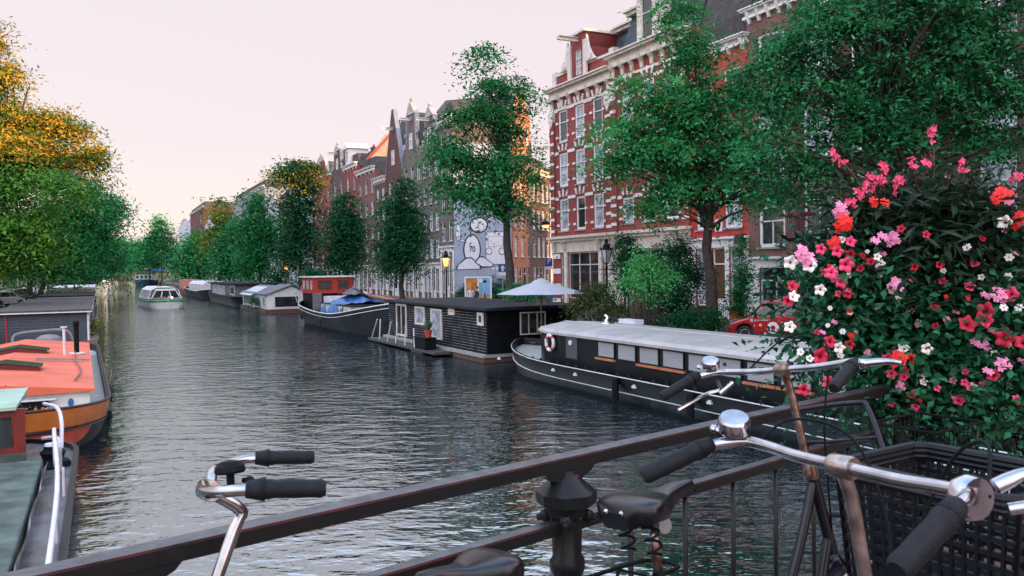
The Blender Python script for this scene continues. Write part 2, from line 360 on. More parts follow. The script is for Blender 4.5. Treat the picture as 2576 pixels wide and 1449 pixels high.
def facade(b, w, h, wins, m=0, y=0, rev=.16, z0=0):
    xs = sorted(set([0, w] + [q for a in wins for q in a[:2]])); zs = sorted(set([z0, h] + [q for a in wins for q in a[2:4]]))
    def inw(x, z): return any(a[0] < x < a[1] and a[2] < z < a[3] for a in wins)
    for i in range(len(xs) - 1):
        for j in range(len(zs) - 1):
            if inw((xs[i] + xs[i + 1]) / 2, (zs[j] + zs[j + 1]) / 2): continue
            b.add([(xs[i], y, zs[j]), (xs[i + 1], y, zs[j]), (xs[i + 1], y, zs[j + 1]), (xs[i], y, zs[j + 1])], [(0, 1, 2, 3)], m)
    for a in wins:
        x0, x1, c0, c1 = a[:4]
        b.add([(x0, y, c0), (x1, y, c0), (x1, y, c1), (x0, y, c1), (x0, y + rev, c0), (x1, y + rev, c0), (x1, y + rev, c1), (x0, y + rev, c1)],
              [(0, 4, 5, 1), (1, 5, 6, 2), (2, 6, 7, 3), (3, 7, 4, 0)], m)
WCACHE = {}
def window(parent, x0, x1, z0, z1, style='sash', fm=None, rev=.12, sill=True, light=None, t=.075):
    w, h = round(x1 - x0, 2), round(z1 - z0, 2); fm = fm or WHITE
    lt = random.random() < .45 if light is None else light
    key = (w, h, style, fm.name, lt, sill, t)
    if key in WCACHE:
        c = copy_tree(WCACHE[key]); c.parent = parent; c.location = (x0, rev, z0); return c
    b = MB()
    b.box(0, t, -.04, .04, 0, h); b.box(w - t, w, -.04, .04, 0, h); b.box(t, w - t, -.04, .04, h - t, h); b.box(t, w - t, -.04, .04, 0, t)
    if style in ('sash', 'multi', 'tall'):
        zz = h * (.6 if style != 'multi' else .5); b.box(t, w - t, -.055, .03, zz, zz + .06)
    if style == 'sash' and w > .85: b.box(w / 2 - .03, w / 2 + .03, -.03, .03, t, h * .6)
    if style == 'multi':
        for k in (1, 2): b.box(w * k / 3 - .015, w * k / 3 + .015, -.02, .03, t, h - t)
        for k in (1, 2, 4, 5): b.box(t, w - t, -.018, .028, h * k / 6 - .015, h * k / 6 + .015)
    if style == 'shop':
        n = max(2, int(w / 1.1))
        for k in range(1, n): b.box(w * k / n - .035, w * k / n + .035, -.03, .03, t, h - t)
        b.box(t, w - t, -.05, .035, h * .72, h * .72 + .07)
    if style == 'door':
        b.box(t, w - t, -.045, .035, h * .76, h * .76 + .07); b.box(t, w - t, -.02, .03, t, h * .28)
    o = b.build('window' if style != 'door' else 'door', fm, parent); o.location = (x0, rev, z0)
    p = MB(); p.add([(t * .6, .02, t * .6), (w - t * .6, .02, t * .6), (w - t * .6, .02, h - t * .6), (t * .6, .02, h - t * .6)], [(0, 1, 2, 3)])
    if style == 'door': p.box(t, w - t, .0, .03, t, h * .74)
    p.build('pane' if style != 'door' else 'door_leaf', (PANE_L if lt else PANE_D) if style != 'door' else random.choice([BLACKM, mat('green_door_paint', (.02, .05, .03), .4), mat('brown_door', (.1, .04, .02), .5)]), o)
    if sill and style != 'door':
        s = MB(); s.box(-.06, w + .06, -rev - .09, -.04, -.09, -.002); s.build('sill', STONE, o)
    WCACHE[key] = o; return o
def body(r, w, d, h, wm, wins, dark=True, name='wall', y=0):
    b = MB(); facade(b, w, h, wins)
    b.add([(0, y, 0), (0, d, 0), (w, d, 0), (w, y, 0), (0, y, h), (0, d, h), (w, d, h), (w, y, h)], [(0, 1, 5, 4), (1, 2, 6, 5), (2, 3, 7, 6)], 0)
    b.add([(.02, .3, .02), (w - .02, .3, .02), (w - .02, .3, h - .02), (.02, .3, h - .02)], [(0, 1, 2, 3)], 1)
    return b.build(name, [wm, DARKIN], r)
def cornice(r, w, z, m=None, out=.45, h=.5, brackets=0, x0=0, name='cornice'):
    b = MB(); m = m or CREAM; x1 = x0 + w
    b.box(x0 - .12, x1 + .12, -out * .45, -.002, z - h, z - h * .72); b.box(x0 - .03, x1 + .03, -out * .25, -.002, z - h * .72, z - h * .3)
    b.box(x0 - .15, x1 + .15, -out * .8, -.002, z - h * .3, z - h * .12); b.box(x0 - .2, x1 + .2, -out, .05, z - h * .12, z)
    for k in range(brackets):
        x = x0 + .25 + (w - .5) * k / max(1, brackets - 1)
        b.prism([(-.002, z - h * .3 - .001), (-out * .72, z - h * .3 - .001), (-out * .55, z - h * .75), (-.08, z - h * 1.5), (-.002, z - h * 1.5)], x - .08, x + .08, 'x')
    return b.build(name, m, r)
def gable_roof(r, w, d, z, peak, m, name='roof', over=.1):
    b = MB(); b.prism([(-over, z), (w + over, z), (w / 2, peak)], .25, d, 'y'); return b.build(name, m, r)
def hoist(r, x, z, L=1.3, m=None):
    b = MB(); b.box(x - .1, x + .1, -L, .1, z, z + .22); b.box(x - .22, x + .22, -L * .95, .05, z + .222, z + .27)
    b.tube([(x, -L * .85, z), (x, -L * .85, z - .3)], .03, 6); return b.build('hoist_beam', m or WHITE, r)
def chimney(r, x, y, z, h, w=.8, m=None, pots=3):
    b = MB(); b.box(x - w / 2, x + w / 2, y - .35, y + .35, z, z + h); b.box(x - w / 2 - .05, x + w / 2 + .05, y - .4, y + .4, z + h + .002, z + h + .12)
    for k in range(pots): b.lathe([(.1, z + h + .12), (.09, z + h + .5)], (x - w / 2 + w * (k + .5) / pots, y, 0), 8, m=1)
    return b.build('chimney', [m or BR_BR, mat('clay_pot', (.25, .08, .05), .8)], r)
def house(uL, uR, ze, wm, ncol, nfl, label, gable=None, peak=0, roofm=None, ground='white', gf=3.6, style='sash', depth=10, trim=None, corn=True, ww=.95, brackets=5, v=VF, name='canal_house', hb=True, group=None, fm=None, loc=None, yaw=HYAW, gwin=None, t=.075, gt='sash'):
    """uL is the far (left) end and uR the near (right) end of the front; heights are above the street"""
    r = thing(name, label, 'house', loc or W(uL, v, QZ), yaw, group); w = uL - uR; trim = trim or WHITE; ze -= QZ
    wins = []; step = w / ncol; fh = (ze - gf - .5) / nfl; ww = min(ww, step * .66)
    for f in range(nfl):
        z0 = gf + .45 + f * fh; hh = fh * (.72 - .03 * f)
        for c in range(ncol): cx = step * (c + .5); wins.append((cx - ww / 2, cx + ww / 2, z0, z0 + hh, style))
    gw = []; gx = .45
    nd = ncol + 1; gs = (w - .5) / nd
    for k in range(nd):
        x0 = .25 + gs * k + gs * .12; x1 = .25 + gs * (k + 1) - gs * .12
        if k == nd // 2: gw.append((x0, x1, .12, gf - .55, 'door'))
        else: gw.append((x0, x1, .75, gf - .55, 'sash'))
    body(r, w, depth, ze, wm, [q[:4] for q in wins + (gwin or gw)])
    gw = gwin or gw
    if ground == 'white':
        b = MB(); xs = [0] + [q for g in gw for q in g[:2]] + [w]
        for i in range(0, len(xs), 2): b.box(xs[i] + .01, xs[i + 1] - .01, -.05, -.003, .1, gf - .55)
        b.box(.01, w - .01, -.05, -.003, gf - .548, gf - .12); b.box(-.05, w + .05, -.22, -.003, gf - .118, gf)
        b.build('shop_front', trim, r)
    for q in wins: window(r, *q[:5], fm=fm, t=t)
    for q in gw: window(r, *q[:5])
    rm = roofm or TILE
    if gable is None:
        if corn: cornice(r, w, ze + .35, trim, brackets=brackets)
        b = MB(); b.prism([(0.1, ze + .01), (w - .1, ze + .01), (w - 1, ze + 1.6), (1, ze + 1.6)], .4, depth - .3, 'y'); b.build('roof', rm, r)
    else:
        p = peak - QZ; g = MB(); c = w / 2; H_ = p - ze; cap = MB()
        if gable == 'point': prof = [(0, 0), (w, 0), (c + .25, 1), (c - .25, 1)]
        elif gable == 'bell': prof = [(0, 0), (w, 0), (w * .93, .12), (w * .8, .3), (w * .74, .62), (w * .68, .82), (c + .12 * w, .95), (c, 1), (c - .12 * w, .95), (w * .32, .82), (w * .26, .62), (w * .2, .3), (w * .07, .12)]
        elif gable == 'neck': prof = [(0, 0), (w, 0), (w * .96, .06), (w * .8, .16), (w * .74, .3), (w * .73, .78), (c + .2 * w, .82), (c, 1), (c - .2 * w, .82), (w * .27, .78), (w * .26, .3), (w * .2, .16), (w * .04, .06)]
        else:
            prof = [(0, 0), (w, 0)]; n = 4
            for k in range(n): prof += [(w - w * .42 * k / n, (k + 1) / n * .9), (w - w * .42 * (k + 1) / n, (k + 1) / n * .9)]
            prof += [(c + w * .08, 1), (c - w * .08, 1)]
            for k in range(n, 0, -1): prof += [(w * .42 * k / n, k / n * .9), (w * .42 * (k - 1) / n, k / n * .9)]
        poly = [(x, ze + .002 + z * H_) for x, z in prof]; g.prism(poly, -.003, .4, 'y'); g.build('gable', wm, r)
        e = poly[2:] + [poly[0]] if gable != 'point' else [poly[1], poly[2], poly[3], poly[0]]
        if gable == 'point': e = [poly[1], poly[2], poly[3], poly[0]]
        for a, q in zip(e[:-1], e[1:]):
            if math.hypot(a[0] - q[0], a[1] - q[1]) > .02: cap.bar((a[0], .19, a[1] + .04), (q[0], .19, q[1] + .04), .46, .12)
        if gable in ('neck', 'bell'):
            for sx in (-1, 1):
                cap.lathe([(.02, -.06), (.34, -.05), (.34, .05), (.02, .06)], (c + sx * w * .36, -.03, ze + H_ * .2), 12, axis='y'); cap.lathe([(.02, -.06), (.22, -.05), (.22, .05), (.02, .06)], (c + sx * w * .29, -.03, ze + H_ * .42), 12, axis='y')
            cap.prism([(c - w * .2, ze + H_ * .8), (c + w * .2, ze + H_ * .8), (c + w * .14, ze + H_ * .92), (c + .18, ze + H_ * 1.04), (c - .18, ze + H_ * 1.04), (c - w * .14, ze + H_ * .92)], -.12, -.006, 'y')
            cap.ball((c, .1, ze + H_ * 1.1), .22, n=8)
        cap.build('gable_coping', ZINC if gable == 'point' else CREAMD, r)
        gable_roof(r, w, depth, ze + .01, ze + H_ * .86, rm)
        zz = ze + H_ * .3
        o = window(r, c - .42, c + .42, ze + H_ * .12, ze + H_ * .12 + min(1.6, H_ * .4), style, sill=False, rev=-.04)
        if hb: hoist(r, c, ze + H_ * .68)
    if random.random() < .6: chimney(r, w * random.choice([.2, .8]), depth * .45, ze, 2.6 if gable is None else max(2.6, (peak - QZ - ze) * .9))
    return r
def uu(x, v=VF):
    t = (x - CX) / FPX; return v * (VX - VY * t) / (VX * t + VY)
def zz(x, y, v=VF): return AV(x, y, v).z
# --- the row along the right bank, far to near (x = picture columns of the front's two edges)
rows = [
 (452, 483, 566, GREYW, 2, 3, 'bell', 548, 'white house with a bell gable near the far end of the row', WHITE),
 (483, 518, 527, BR_DK, 2, 4, None, 0, 'tall dark brick house with a flat top beyond the slim orange tree', WHITE),
 (518, 556, 560, GREYW, 3, 3, 'neck', 538, 'white house with a neck gable just behind the slim orange tree', WHITE),
 (556, 593, 552, BR_PINK, 3, 3, None, 0, 'rose brick house between the white neck gable and the broad grey house', WHITE),
 (593, 671, 488, ZINC, 6, 4, None, 0, 'broad blue grey building with a white flat cornice above the treetops', WHITE),
 (671, 705, 520, GREYW, 3, 3, 'bell', 490, 'pale house with a bell gable behind the tree with a golden top', WHITE),
 (705, 740, 505, BR_BR, 3, 3, None, 0, 'brown brick house with a white cornice behind the tree with a golden top', WHITE),
 (740, 790, 478, GREYW, 4, 4, None, 0, 'white fronted house with lower white rooms showing under the tree crowns', WHITE),
 (790, 839, 455, BR_RED, 3, 4, 'bell', 391, 'red brick house with a bell gable and dark roof, left of the brown one', None),
 (839, 872, 432, BR_BR, 2, 4, 'neck', 363, 'narrow brown house with a slender gable and hoist beam, left of the white dormer', None),
 (872, 904, 418, BR_RED, 2, 4, None, 0, 'red house with a white pedimented dormer beside the stained beige side wall', None),
 (904, 948, 430, BR_PINK, 3, 4, None, 0, 'rose brick house with white scalloped cornice in front of the beige side wall', None),
 (948, 975, 452, BR_BR, 2, 4, None, 0, 'low brown house squeezed against the pointed red gable house', None),
 (975, 1018, 432, BR_DK, 2, 4, 'point', 272, 'dark red house with a steep pointed gable, grey coping and hoist beam', None),
 (1018, 1066, 388, BR_TAUPE, 3, 4, 'neck', 258, 'taupe brick house with a tall neck gable and carved white crest', None),
 (1066, 1110, 372, BR_TAUPE, 3, 4, 'neck', 268, 'taupe brick house with a neck gable, next to the corner house', None)]
HS = {}
for i, (x0, x1, ye, wm, nc, nf, gb, yp, lab, tr) in enumerate(rows):
    xm = (x0 + x1) / 2; far = x1 < 760
    HS[x0] = house(uu(x0), uu(x1) + .002 * i, zz(xm, ye), wm, nc, nf, lab, gb, zz(xm, yp) if gb else 0, trim=tr, group='canal houses along the right bank', ww=1.0 if not far else 1.3,
          roofm=SLATE if x0 == 975 else None, style='multi' if x0 == 975 else 'sash', ground='white', hb=not far)
# beige deep side wall of the dormer house
r = HS[872]; w = uu(872) - uu(904); ze = zz(888, 418) - QZ; zt = zz(925, 350, 33) - QZ
b = MB(); b.prism([(.6, 8), (12.5, 8), (12.5, zt), (5.2, zt + .2), (3.6, zt - .8), (2.6, zt - 2.2), (1.6, zt - 3.6), (.6, ze - .5)], w + .02, w + .35, 'x'); b.build('side_wall', BEIGE, r)
b = MB(); b.bar((w + .19, .5, ze - .2), (w + .19, 5.1, zt + .2), .4, .3); b.bar((w + .19, 5.1, zt + .3), (w + .19, 12.5, zt + .1), .4, .25); b.build('stepped_parapet', BR_RED, r)
b = MB(); b.box(.9, 2.6, -.05, 2.5, ze + .36, ze + 2.5); b.build('dormer', WHITE, r)
b = MB(); b.prism([(.6, ze + 2.5), (2.9, ze + 2.5), (1.75, ze + 3.3)], -.3, 2.6, 'y'); b.build('dormer_pediment', WHITE, r)
window(r, 1.2, 2.3, ze + .6, ze + 2.2, 'sash', rev=-.07, sill=False)
# --- corner house with the painted side wall
uA, uB = uu(1110) - .05, 69.6; zc = zz(1125, 300) 
ch = house(uA, uB, zc, BR_TAUPE, 2, 4, 'taupe corner house with the painted grey blue side wall facing the side street', None, trim=WHITE, name='corner_house', depth=5.9, gf=5.1)
def PU(x, y, u=69.6):       # picture point on the plane across the canal at distance u: its v and height
    d = ray(x, y); p = Vector((0, 0, H)) + d * (u / (UX * d.x + UY * d.y)); return UVc(p)[1] - VF, p.z - QZ
MUR = mat('pale_blue_wall_paint', (.30, .36, .46), .75, var=.1, scale=.6); MURW = mat('mural_white', (.66, .68, .74), .7, var=.06); MURK = mat('mural_dark_line', (.01, .014, .03), .7)
wch = uA - uB; b = MB(); b.box(wch + .003, wch + .03, .02, 5.88, .9, zc - QZ - 2.2); b.build('painted_wall_panel', MUR, ch)
b = MB()
def mpoly(px, lay, m, grow=0):
    q = [PU(*p) for p in px]; cx = sum(p[0] for p in q) / len(q); cz = sum(p[1] for p in q) / len(q)
    q = [(y + (y - cx) / max(.01, math.hypot(y - cx, z - cz)) * grow, z + (z - cz) / max(.01, math.hypot(y - cx, z - cz)) * grow) for y, z in q]
    b.prism([(max(.05, min(5.85, y)), z) for y, z in q], wch + .03, wch + .03 + .006 * lay, 'x', m)
def ell(x, y, rx, ry, n=20, a0=0, a1=360): return [(x + rx * math.cos(rad(a0 + (a1 - a0) * i / n)), y + ry * math.sin(rad(a0 + (a1 - a0) * i / n))) for i in range(n)]
def outl(px, lay, g=.14): mpoly(px, lay, 1, g); mpoly(px, lay + 1, 0)
outl(ell(1204, 566, 20, 17), 1); outl(ell(1187, 628, 19, 36), 3)
outl([(1150, 678), (1152, 668), (1172, 651), (1184, 650), (1206, 668), (1206, 676)], 5, .13); outl([(1196, 660), (1206, 648), (1216, 648), (1238, 664), (1238, 670), (1212, 670)], 7, .13)
outl([(1222, 585), (1268, 583), (1270, 664), (1222, 664)], 1, .07); outl([(1228, 596), (1264, 594), (1264, 618), (1228, 620)], 3, .05)
for cx in (1229, 1262): outl(ell(cx, 632, 7, 7.5), 5, .06)
outl([(1146, 592), (1150, 562), (1156, 570), (1157, 600), (1151, 606)], 1, .07); outl([(1158, 603), (1168, 604), (1168, 607), (1158, 606)], 1, .04)
for k in range(4): outl([(1236 + k * 10, 672), (1244 + k * 10, 671), (1244 + k * 10, 678), (1236 + k * 10, 679)], 1, .05)
b.build('painted_shapes', [MURW, MURK], ch)
FONT = None
def text(body_, size, parent, name, m, loc, rot, ex=.004, align='CENTER', sx=1):
    cu = bpy.data.curves.new(name, 'FONT'); cu.body = body_; cu.size = size; cu.extrude = ex; cu.align_x = align; cu.align_y = 'CENTER'
    t = bpy.data.objects.new(name, cu); COL.objects.link(t); dg = bpy.context.evaluated_depsgraph_get()
    me = bpy.data.meshes.new_from_object(t.evaluated_get(dg)); bpy.data.objects.remove(t)
    o = bpy.data.objects.new(name, me); COL.objects.link(o); me.materials.clear(); me.materials.append(m); o.parent = parent; o.location = loc; o.rotation_euler = rot; o.scale = (sx, 1, 1); return o
y7, z7 = PU(1187, 627); text('70', .8, ch, 'number_seventy', MURK, (wch + .09, y7, z7), (rad(90), 0, rad(90)), sx=.8)
# --- side street houses, whose fronts catch the low sun
P1 = W(69.6, 29 + PU(1289, 600)[0] + .02, QZ); SA = rad(70); sdir = Vector((math.cos(SA), math.sin(SA), 0))
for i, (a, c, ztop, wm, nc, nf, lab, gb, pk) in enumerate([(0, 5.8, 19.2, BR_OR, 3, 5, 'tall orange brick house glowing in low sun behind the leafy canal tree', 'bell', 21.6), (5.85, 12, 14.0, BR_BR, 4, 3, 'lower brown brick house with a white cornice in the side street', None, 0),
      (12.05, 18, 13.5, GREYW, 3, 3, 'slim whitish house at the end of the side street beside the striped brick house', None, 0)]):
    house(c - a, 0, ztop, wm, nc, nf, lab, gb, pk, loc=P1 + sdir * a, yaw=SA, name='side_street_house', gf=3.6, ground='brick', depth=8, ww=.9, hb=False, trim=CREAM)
for i, (a, wd) in enumerate([(40, 12), (53, 14)]):
    b = MB(); q = [W(50, a), W(50, a + wd), W(38, a + wd), W(38, a)]; b.prism([(p.x, p.y) for p in q], QZ, QZ + 14.5 - i); o = b.build('rear_block_house', BR_DK)
    tag(o, ['dark brick house block behind the striped houses', 'dark brick house block farther behind the striped houses'][i], 'house')
# ================================================================ the two striped brick houses
def striped(x0, x1, rows_, zcor, label, gz, left, mtop):
    uL, uR = uu(x0), uu(x1); w = uL - uR - .01; r = thing('striped_brick_house', label, 'house', W(uL, VF, QZ), HYAW, 'striped red brick houses'); zcor -= QZ
    wins = []; ww = 1.2; cs = [w * (.5 + k) / 3 + (.1 if left else .15) for k in range(3)]; cs = [w / 2 + (k - 1) * (w - 1.0) / 3.05 for k in range(3)]
    for zt, zb in rows_:
        for c in cs: wins.append((c - ww / 2, c + ww / 2, zb - QZ, zt - QZ))
    gz -= QZ
    if left: g = [(1.15, 1.75, .2, gz - 1.1), (2.2, w - 1.6, .8, gz - 1.1), (w - 1.2, w - .55, .2, gz - 1.1)]
    else: g = [(.8, 1.9, .2, gz - 1.1), (2.3, w - 2.3, .5, gz - 1.1), (w - 1.9, w - .8, .2, gz - 1.1)]
    body(r, w, 11, zcor, BR_RED, wins + g)
    for q in wins: window(r, *q, 'tall', rev=.10, fm=WHITE, t=.15, light=random.random() < .3)
    for q in g: window(r, *q, 'shop', fm=CREAM, rev=.1, sill=False, light=False)
    for q in wins:   # upper sash split in each striped window
        pass
    for x in (0, w - .55): b = MB(); b.box(x, x + .55, -.13, -.002, gz + .02, zcor - 1.5); b.build('pilaster', BR_RED, r)
    b = MB()         # white stone blocks, bands and wedges
    for q in wins:
        a, c, z0, z1 = q; hh = z1 - z0; cx = (a + c) / 2
        for f in (.14, .58):
            b.box(a - .30, a - .0, -.06, -.003, z0 + hh * f, z0 + hh * f + .15); b.box(c, c + .24, -.06, -.003, z0 + hh * f, z0 + hh * f + .15)
        for dx, sl in ((-.42, -.16), (0, 0), (.42, .16)):
            b.prism([(cx + dx - .06, z1 + .14), (cx + dx + .06, z1 + .14), (cx + dx + sl + .08, z1 + .58 + (.1 if dx == 0 else 0)), (cx + dx + sl - .08, z1 + .58 + (.1 if dx == 0 else 0))], -.08, -.003, 'y')
    for zt, zb in rows_:
        e = [.55] + [v_ for c in cs for v_ in (c - ww / 2 - .03, c + ww / 2 + .03)] + [w - .55]
        for k in range(0, len(e), 2): b.box(e[k], e[k + 1], -.05, -.003, zt - QZ - .08, zt - QZ + .13)
        for f in (0, .36, .72, 1.04):
            z = (zb - QZ) + (zt - zb) * f
            for x in (0, w - .55): b.box(x - .02, x + .57, -.16, -.131, z - .09, z + .10)
    build_each(b, 'stone_band', WHITE, r)
    cornice(r, w, zcor, CREAM, .6, .8, 0)
    b = MB(); b.box(0, w, -.06, -.003, zcor - 1.62, zcor - 1.45)
    for k in range(7 if left else 8):
        x = .3 + (w - .6) * k / (6 if left else 7); b.prism([(-.003, zcor - .62), (-.4, zcor - .62), (-.34, zcor - .85), (-.14, zcor - 1.05), (-.1, zcor - 1.4), (-.003, zcor - 1.44)], x - .13, x + .13, 'x')
    for x in (0, w - .55): b.box(x - .05, x + .6, -.22, -.004, zcor - 2.3, zcor - 1.64); b.prism([(x, zcor - 2.3), (x + .55, zcor - 2.3), (x + .27, zcor - 2.75)], -.2, -.14, 'y')
    b.build('frieze_bracket', CREAM, r)
    # ground floor front
    b = MB(); b.box(-.1, w + .1, -.5, .0, gz - .14, gz + .04); b.box(0, w, -.3, -.003, gz - .34, gz - .142); b.box(0, w, -.12, -.003, gz - 1.08, gz - .342)
    e = [0] + [v_ for q in g for v_ in q[:2]] + [w]
    for k in range(0, len(e), 2):
        if not (left and k == 0): b.box(e[k] + .02, e[k + 1] - .02, -.14, -.004, .1, gz - 1.1)
        b.prism([(-.12, gz - .36), (-.42, gz - .36), (-.2, gz - .95), (-.12, gz - 1.0)], (e[k] + e[k + 1]) / 2 - .14, (e[k] + e[k + 1]) / 2 + .14, 'x')
    b.build('shop_front', CREAM, r)
    if left:
        b = MB()
        for k in range(4): b.box(.0, 1.13, -.05, -.003, .4 + k * 1.05, .75 + k * 1.05)
        build_each(b, 'stone_block', WHITE, r)
    mt = mtop - QZ
    b = MB()
    if left:
        b.prism([(1.2, zcor), (1.9, zcor + .002), (2.7, mt), (9.5, mt), (9.5, zcor)], w * .45, w - .02, 'x'); b.prism([(1.4, zcor), (2.4, zcor + 1.2), (9.5, zcor + 1.2), (9.5, zcor)], .1, w * .45 - .01, 'x')
    else: b.prism([(.7, zcor), (1.6, mt), (9.5, mt), (9.5, zcor)], .02, w - .02, 'x')
    b.build('mansard_roof', SLATE, r)
    b = MB(); xa = w * .45 if left else 0
    b.box(xa - .1, w + .05, 1.2 if not left else 2.3, 3.2, mt, mt + .22); b.box(xa - .2, w + .1, 1.0 if not left else 2.1, 3.2, mt + .222, mt + .36); b.build('roof_coping', CREAM, r)
    if left:
        b = MB(); b.box(.05, w - .05, .25, .5, zcor + .002, zcor + .9); b.build('parapet', BR_RED, r)
        b = MB(); b.box(-.02, w, .2, .56, zcor + .902, zcor + 1.05)
        for x in (0, w - .5): b.box(x, x + .5, .15, .6, zcor + .1, zcor + 1.25)
        b.build('parapet_coping', CREAM, r)
        gx = w * .47; gh = zz(1450, 87) - QZ - zcor
        b = MB(); facade(b, 2.0, zcor + gh, [(.6, 1.4, zcor + .4, zcor + gh * .68)], z0=zcor + .01); b.v = [(x + gx - 1, y + .1, z) for x, y, z in b.v]
        b.box(gx - 1, gx - .98, .1, 3, zcor, zcor + gh); b.box(gx + .98, gx + 1, .1, 3, zcor, zcor + gh); b.box(gx - 1, gx + 1, .35, 3, zcor + gh * .7, zcor + gh); b.build('dormer_gable', BR_RED, r)
        window(r, gx - .4, gx + .4, zcor + .4, zcor + gh * .68, 'tall', CREAM, rev=.2, sill=False)
        b = MB(); b.box(gx - 1.1, gx + 1.1, -.1, 3, zcor + gh, zcor + gh + .15)
        for sx in (-1, 1):
            b.box(gx + sx * 1.0 - .2, gx + sx * 1.0 + .2, -.04, .098, zcor + .1, zcor + gh * .82); b.prism([(gx + sx * 1.2, zcor + 1.0), (gx + sx * 2.3, zcor + 1.0), (gx + sx * 1.9, zcor + 1.35), (gx + sx * 1.5, zcor + 1.9), (gx + sx * 1.3, zcor + 2.6), (gx + sx * 1.2, zcor + 2.8)][::sx], -.02, .12, 'y')
            b.lathe([(.02, -.1), (.28, -.09), (.28, .0), (.02, .01)], (gx + sx * 1.62, 0, zcor + 1.32), 12, axis='y')
        b.build('dormer_scroll', CREAM, r); hoist(r, gx, zcor + gh * .84, 1.5, CREAM)
        b = MB(); b.prism([(.5, zcor), (1.0, zcor + 2.1), (1.5, zcor + 2.1), (1.4, zcor)], 1.6, 2.3, 'y'); b.build('zinc_dormer_side', ZINC, r)
    else:
        dx = w * .44; dt_ = mt + .9
        b = MB(); facade(b, 2.0, dt_, [(.45, 1.55, zcor + .2, dt_ - .6)], z0=zcor + .01); b.v = [(x + dx - 1, y + .3, z) for x, y, z in b.v]
        b.box(dx - 1, dx - .98, .3, 3, zcor, dt_); b.box(dx + .98, dx + 1, .3, 3, zcor, dt_); b.box(dx - .97, dx + .97, .6, 3, zcor, dt_); b.box(dx - 1.2, dx + 1.2, .05, 3.1, dt_, dt_ + .3); b.box(dx - 1.35, dx + 1.35, -.1, 3.2, dt_ + .302, dt_ + .42); b.build('dormer', CREAM, r)
        window(r, dx - .55, dx + .55, zcor + .2, dt_ - .6, 'tall', CREAM, rev=.38, sill=False, light=False); hoist(r, dx - .1, dt_ - .25, 1.9, CREAM)
    return r
_w = window
def window(parent, x0, x1, z0, z1, style='sash', *a, **k):
    o = _w(parent, x0, x1, z0, z1, style, *a, **k)
    return o
uL_ = [(zz(1427, 272), zz(1427, 355)), (zz(1427, 382), zz(1427, 468)), (zz(1427, 498), zz(1427, 580))]
SL = striped(1392, 1545, uL_, zz(1394, 226), 'white banded red brick corner house with a scrolled dormer gable and dark shop window', zz(1470, 592), True, zz(1500, 100, 31))
uR_ = [(zz(1595, 207), zz(1595, 300)), (zz(1595, 345), zz(1595, 432)), (zz(1595, 493), zz(1595, 560))]
SR = striped(1545, 1740, uR_, zz(1521, 150), 'taller red brick house with white stone bands, tall cream dormer and slate mansard roof', zz(1640, 578), False, zz(1642, 6, 30))
# red rendered house, white house and the dark brick houses
rr = house(uu(1740), uu(1885), zz(1800, 130), REDW, 2, 3, 'bright red rendered house with white windows between the striped house and the rose brick house', None, name='red_house', gf=zz(1800, 597) - QZ, trim=WHITE, ww=1.3, t=.13)
b = MB(); wr = uu(1740) - uu(1885); b.prism([(.3, zz(1800, 130) - QZ + .4), (1.6, zz(1800, 130) - QZ + 4.5), (9, zz(1800, 130) - QZ + 4.5), (9, zz(1800, 130) - QZ + .4)], .05, wr - .05, 'x'); b.build('tiled_mansard', TILE, rr)
b = MB(); b.box(0, wr, 1.3, 2, zz(1800, 130) - QZ + 4.5, zz(1800, 130) - QZ + 4.8); b.build('roof_coping', CREAM, rr)
# framed painting of a slipper on the red wall and a wooden lattice lantern box
wsg = MB(); yy = zz(1812, 552) - QZ; zb_ = zz(1812, 582) - QZ; xx = uu(1740) - uu(1812)
wsg.box(xx - .26, xx + .26, -.08, -.003, zb_, yy); wsg.build('wall_sign', WHITE, rr)
wsg = MB(); wsg.lathe([(.02, -.02), (.16, -.02), (.16, 0), (.02, 0)], (0, 0, 0), 14, axis='y', sy=1.9); o = wsg.build('sign_emblem', BLACK, rr); o.location = (xx, -.085, (yy + zb_) / 2); o.rotation_euler = (0, rad(20), 0)
wsg = MB()
xl = uu(1740) - uu(1872); zl = zz(1872, 612) - QZ
for k in range(3):
    for q in range(3): wsg.bar((xl - .24 + q * .16, -.45, zl + k * .16), (xl - .08 + q * .16, -.45, zl + k * .16 + .16), .03, .03); wsg.bar((xl - .08 + q * .16, -.42, zl + k * .16), (xl - .24 + q * .16, -.42, zl + k * .16 + .16), .03, .03)
wsg.box(xl - .3, xl + .3, -.48, -.003, zl - .05, zl - .01); wsg.box(xl - .2, xl + .24, -.40, -.003, zl, zl + .45, 1); wsg.build('lattice_box', [WOOD, BLACKM], rr)
wt = house(uu(1885), uu(2004), zz(1940, 20), BR_PINK, 1, 4, 'rose brick house with a white ground floor behind the red car', None, name='white_base_house', gf=zz(1940, 645) - QZ, ww=1.75, style='sash', trim=WHITE, t=.17, gwin=[(.75, 2.75, .9, zz(1940, 665) - QZ, 'sash')])
dk = house(uu(2004), uu(2410), zz(2200, -250), BR_DK, 3, 4, 'wide dark brick house with large windows and a balcony behind the flowers', None, name='dark_brick_house', gf=3.9, ww=2.3, ground='brick', t=.12)
b = MB(); wd = uu(2004) - uu(2410)
b.box(.3, 3.4, -.9, -.003, 3.95, 4.1)
for k in range(26): b.tube([(.34 + k * .12, -.86, 4.1), (.34 + k * .12, -.86, 5.05)], .012, 5)
b.tube([(.3, -.86, 5.06), (3.4, -.86, 5.06)], .025, 6); b.build('balcony', BLACKM, dk)
house(uu(2410) - .02, 8, 19, BR_BR, 4, 4, 'brown brick house at the right edge behind the dark tree', None, name='dark_brick_house', gf=3.9, ww=1.4)
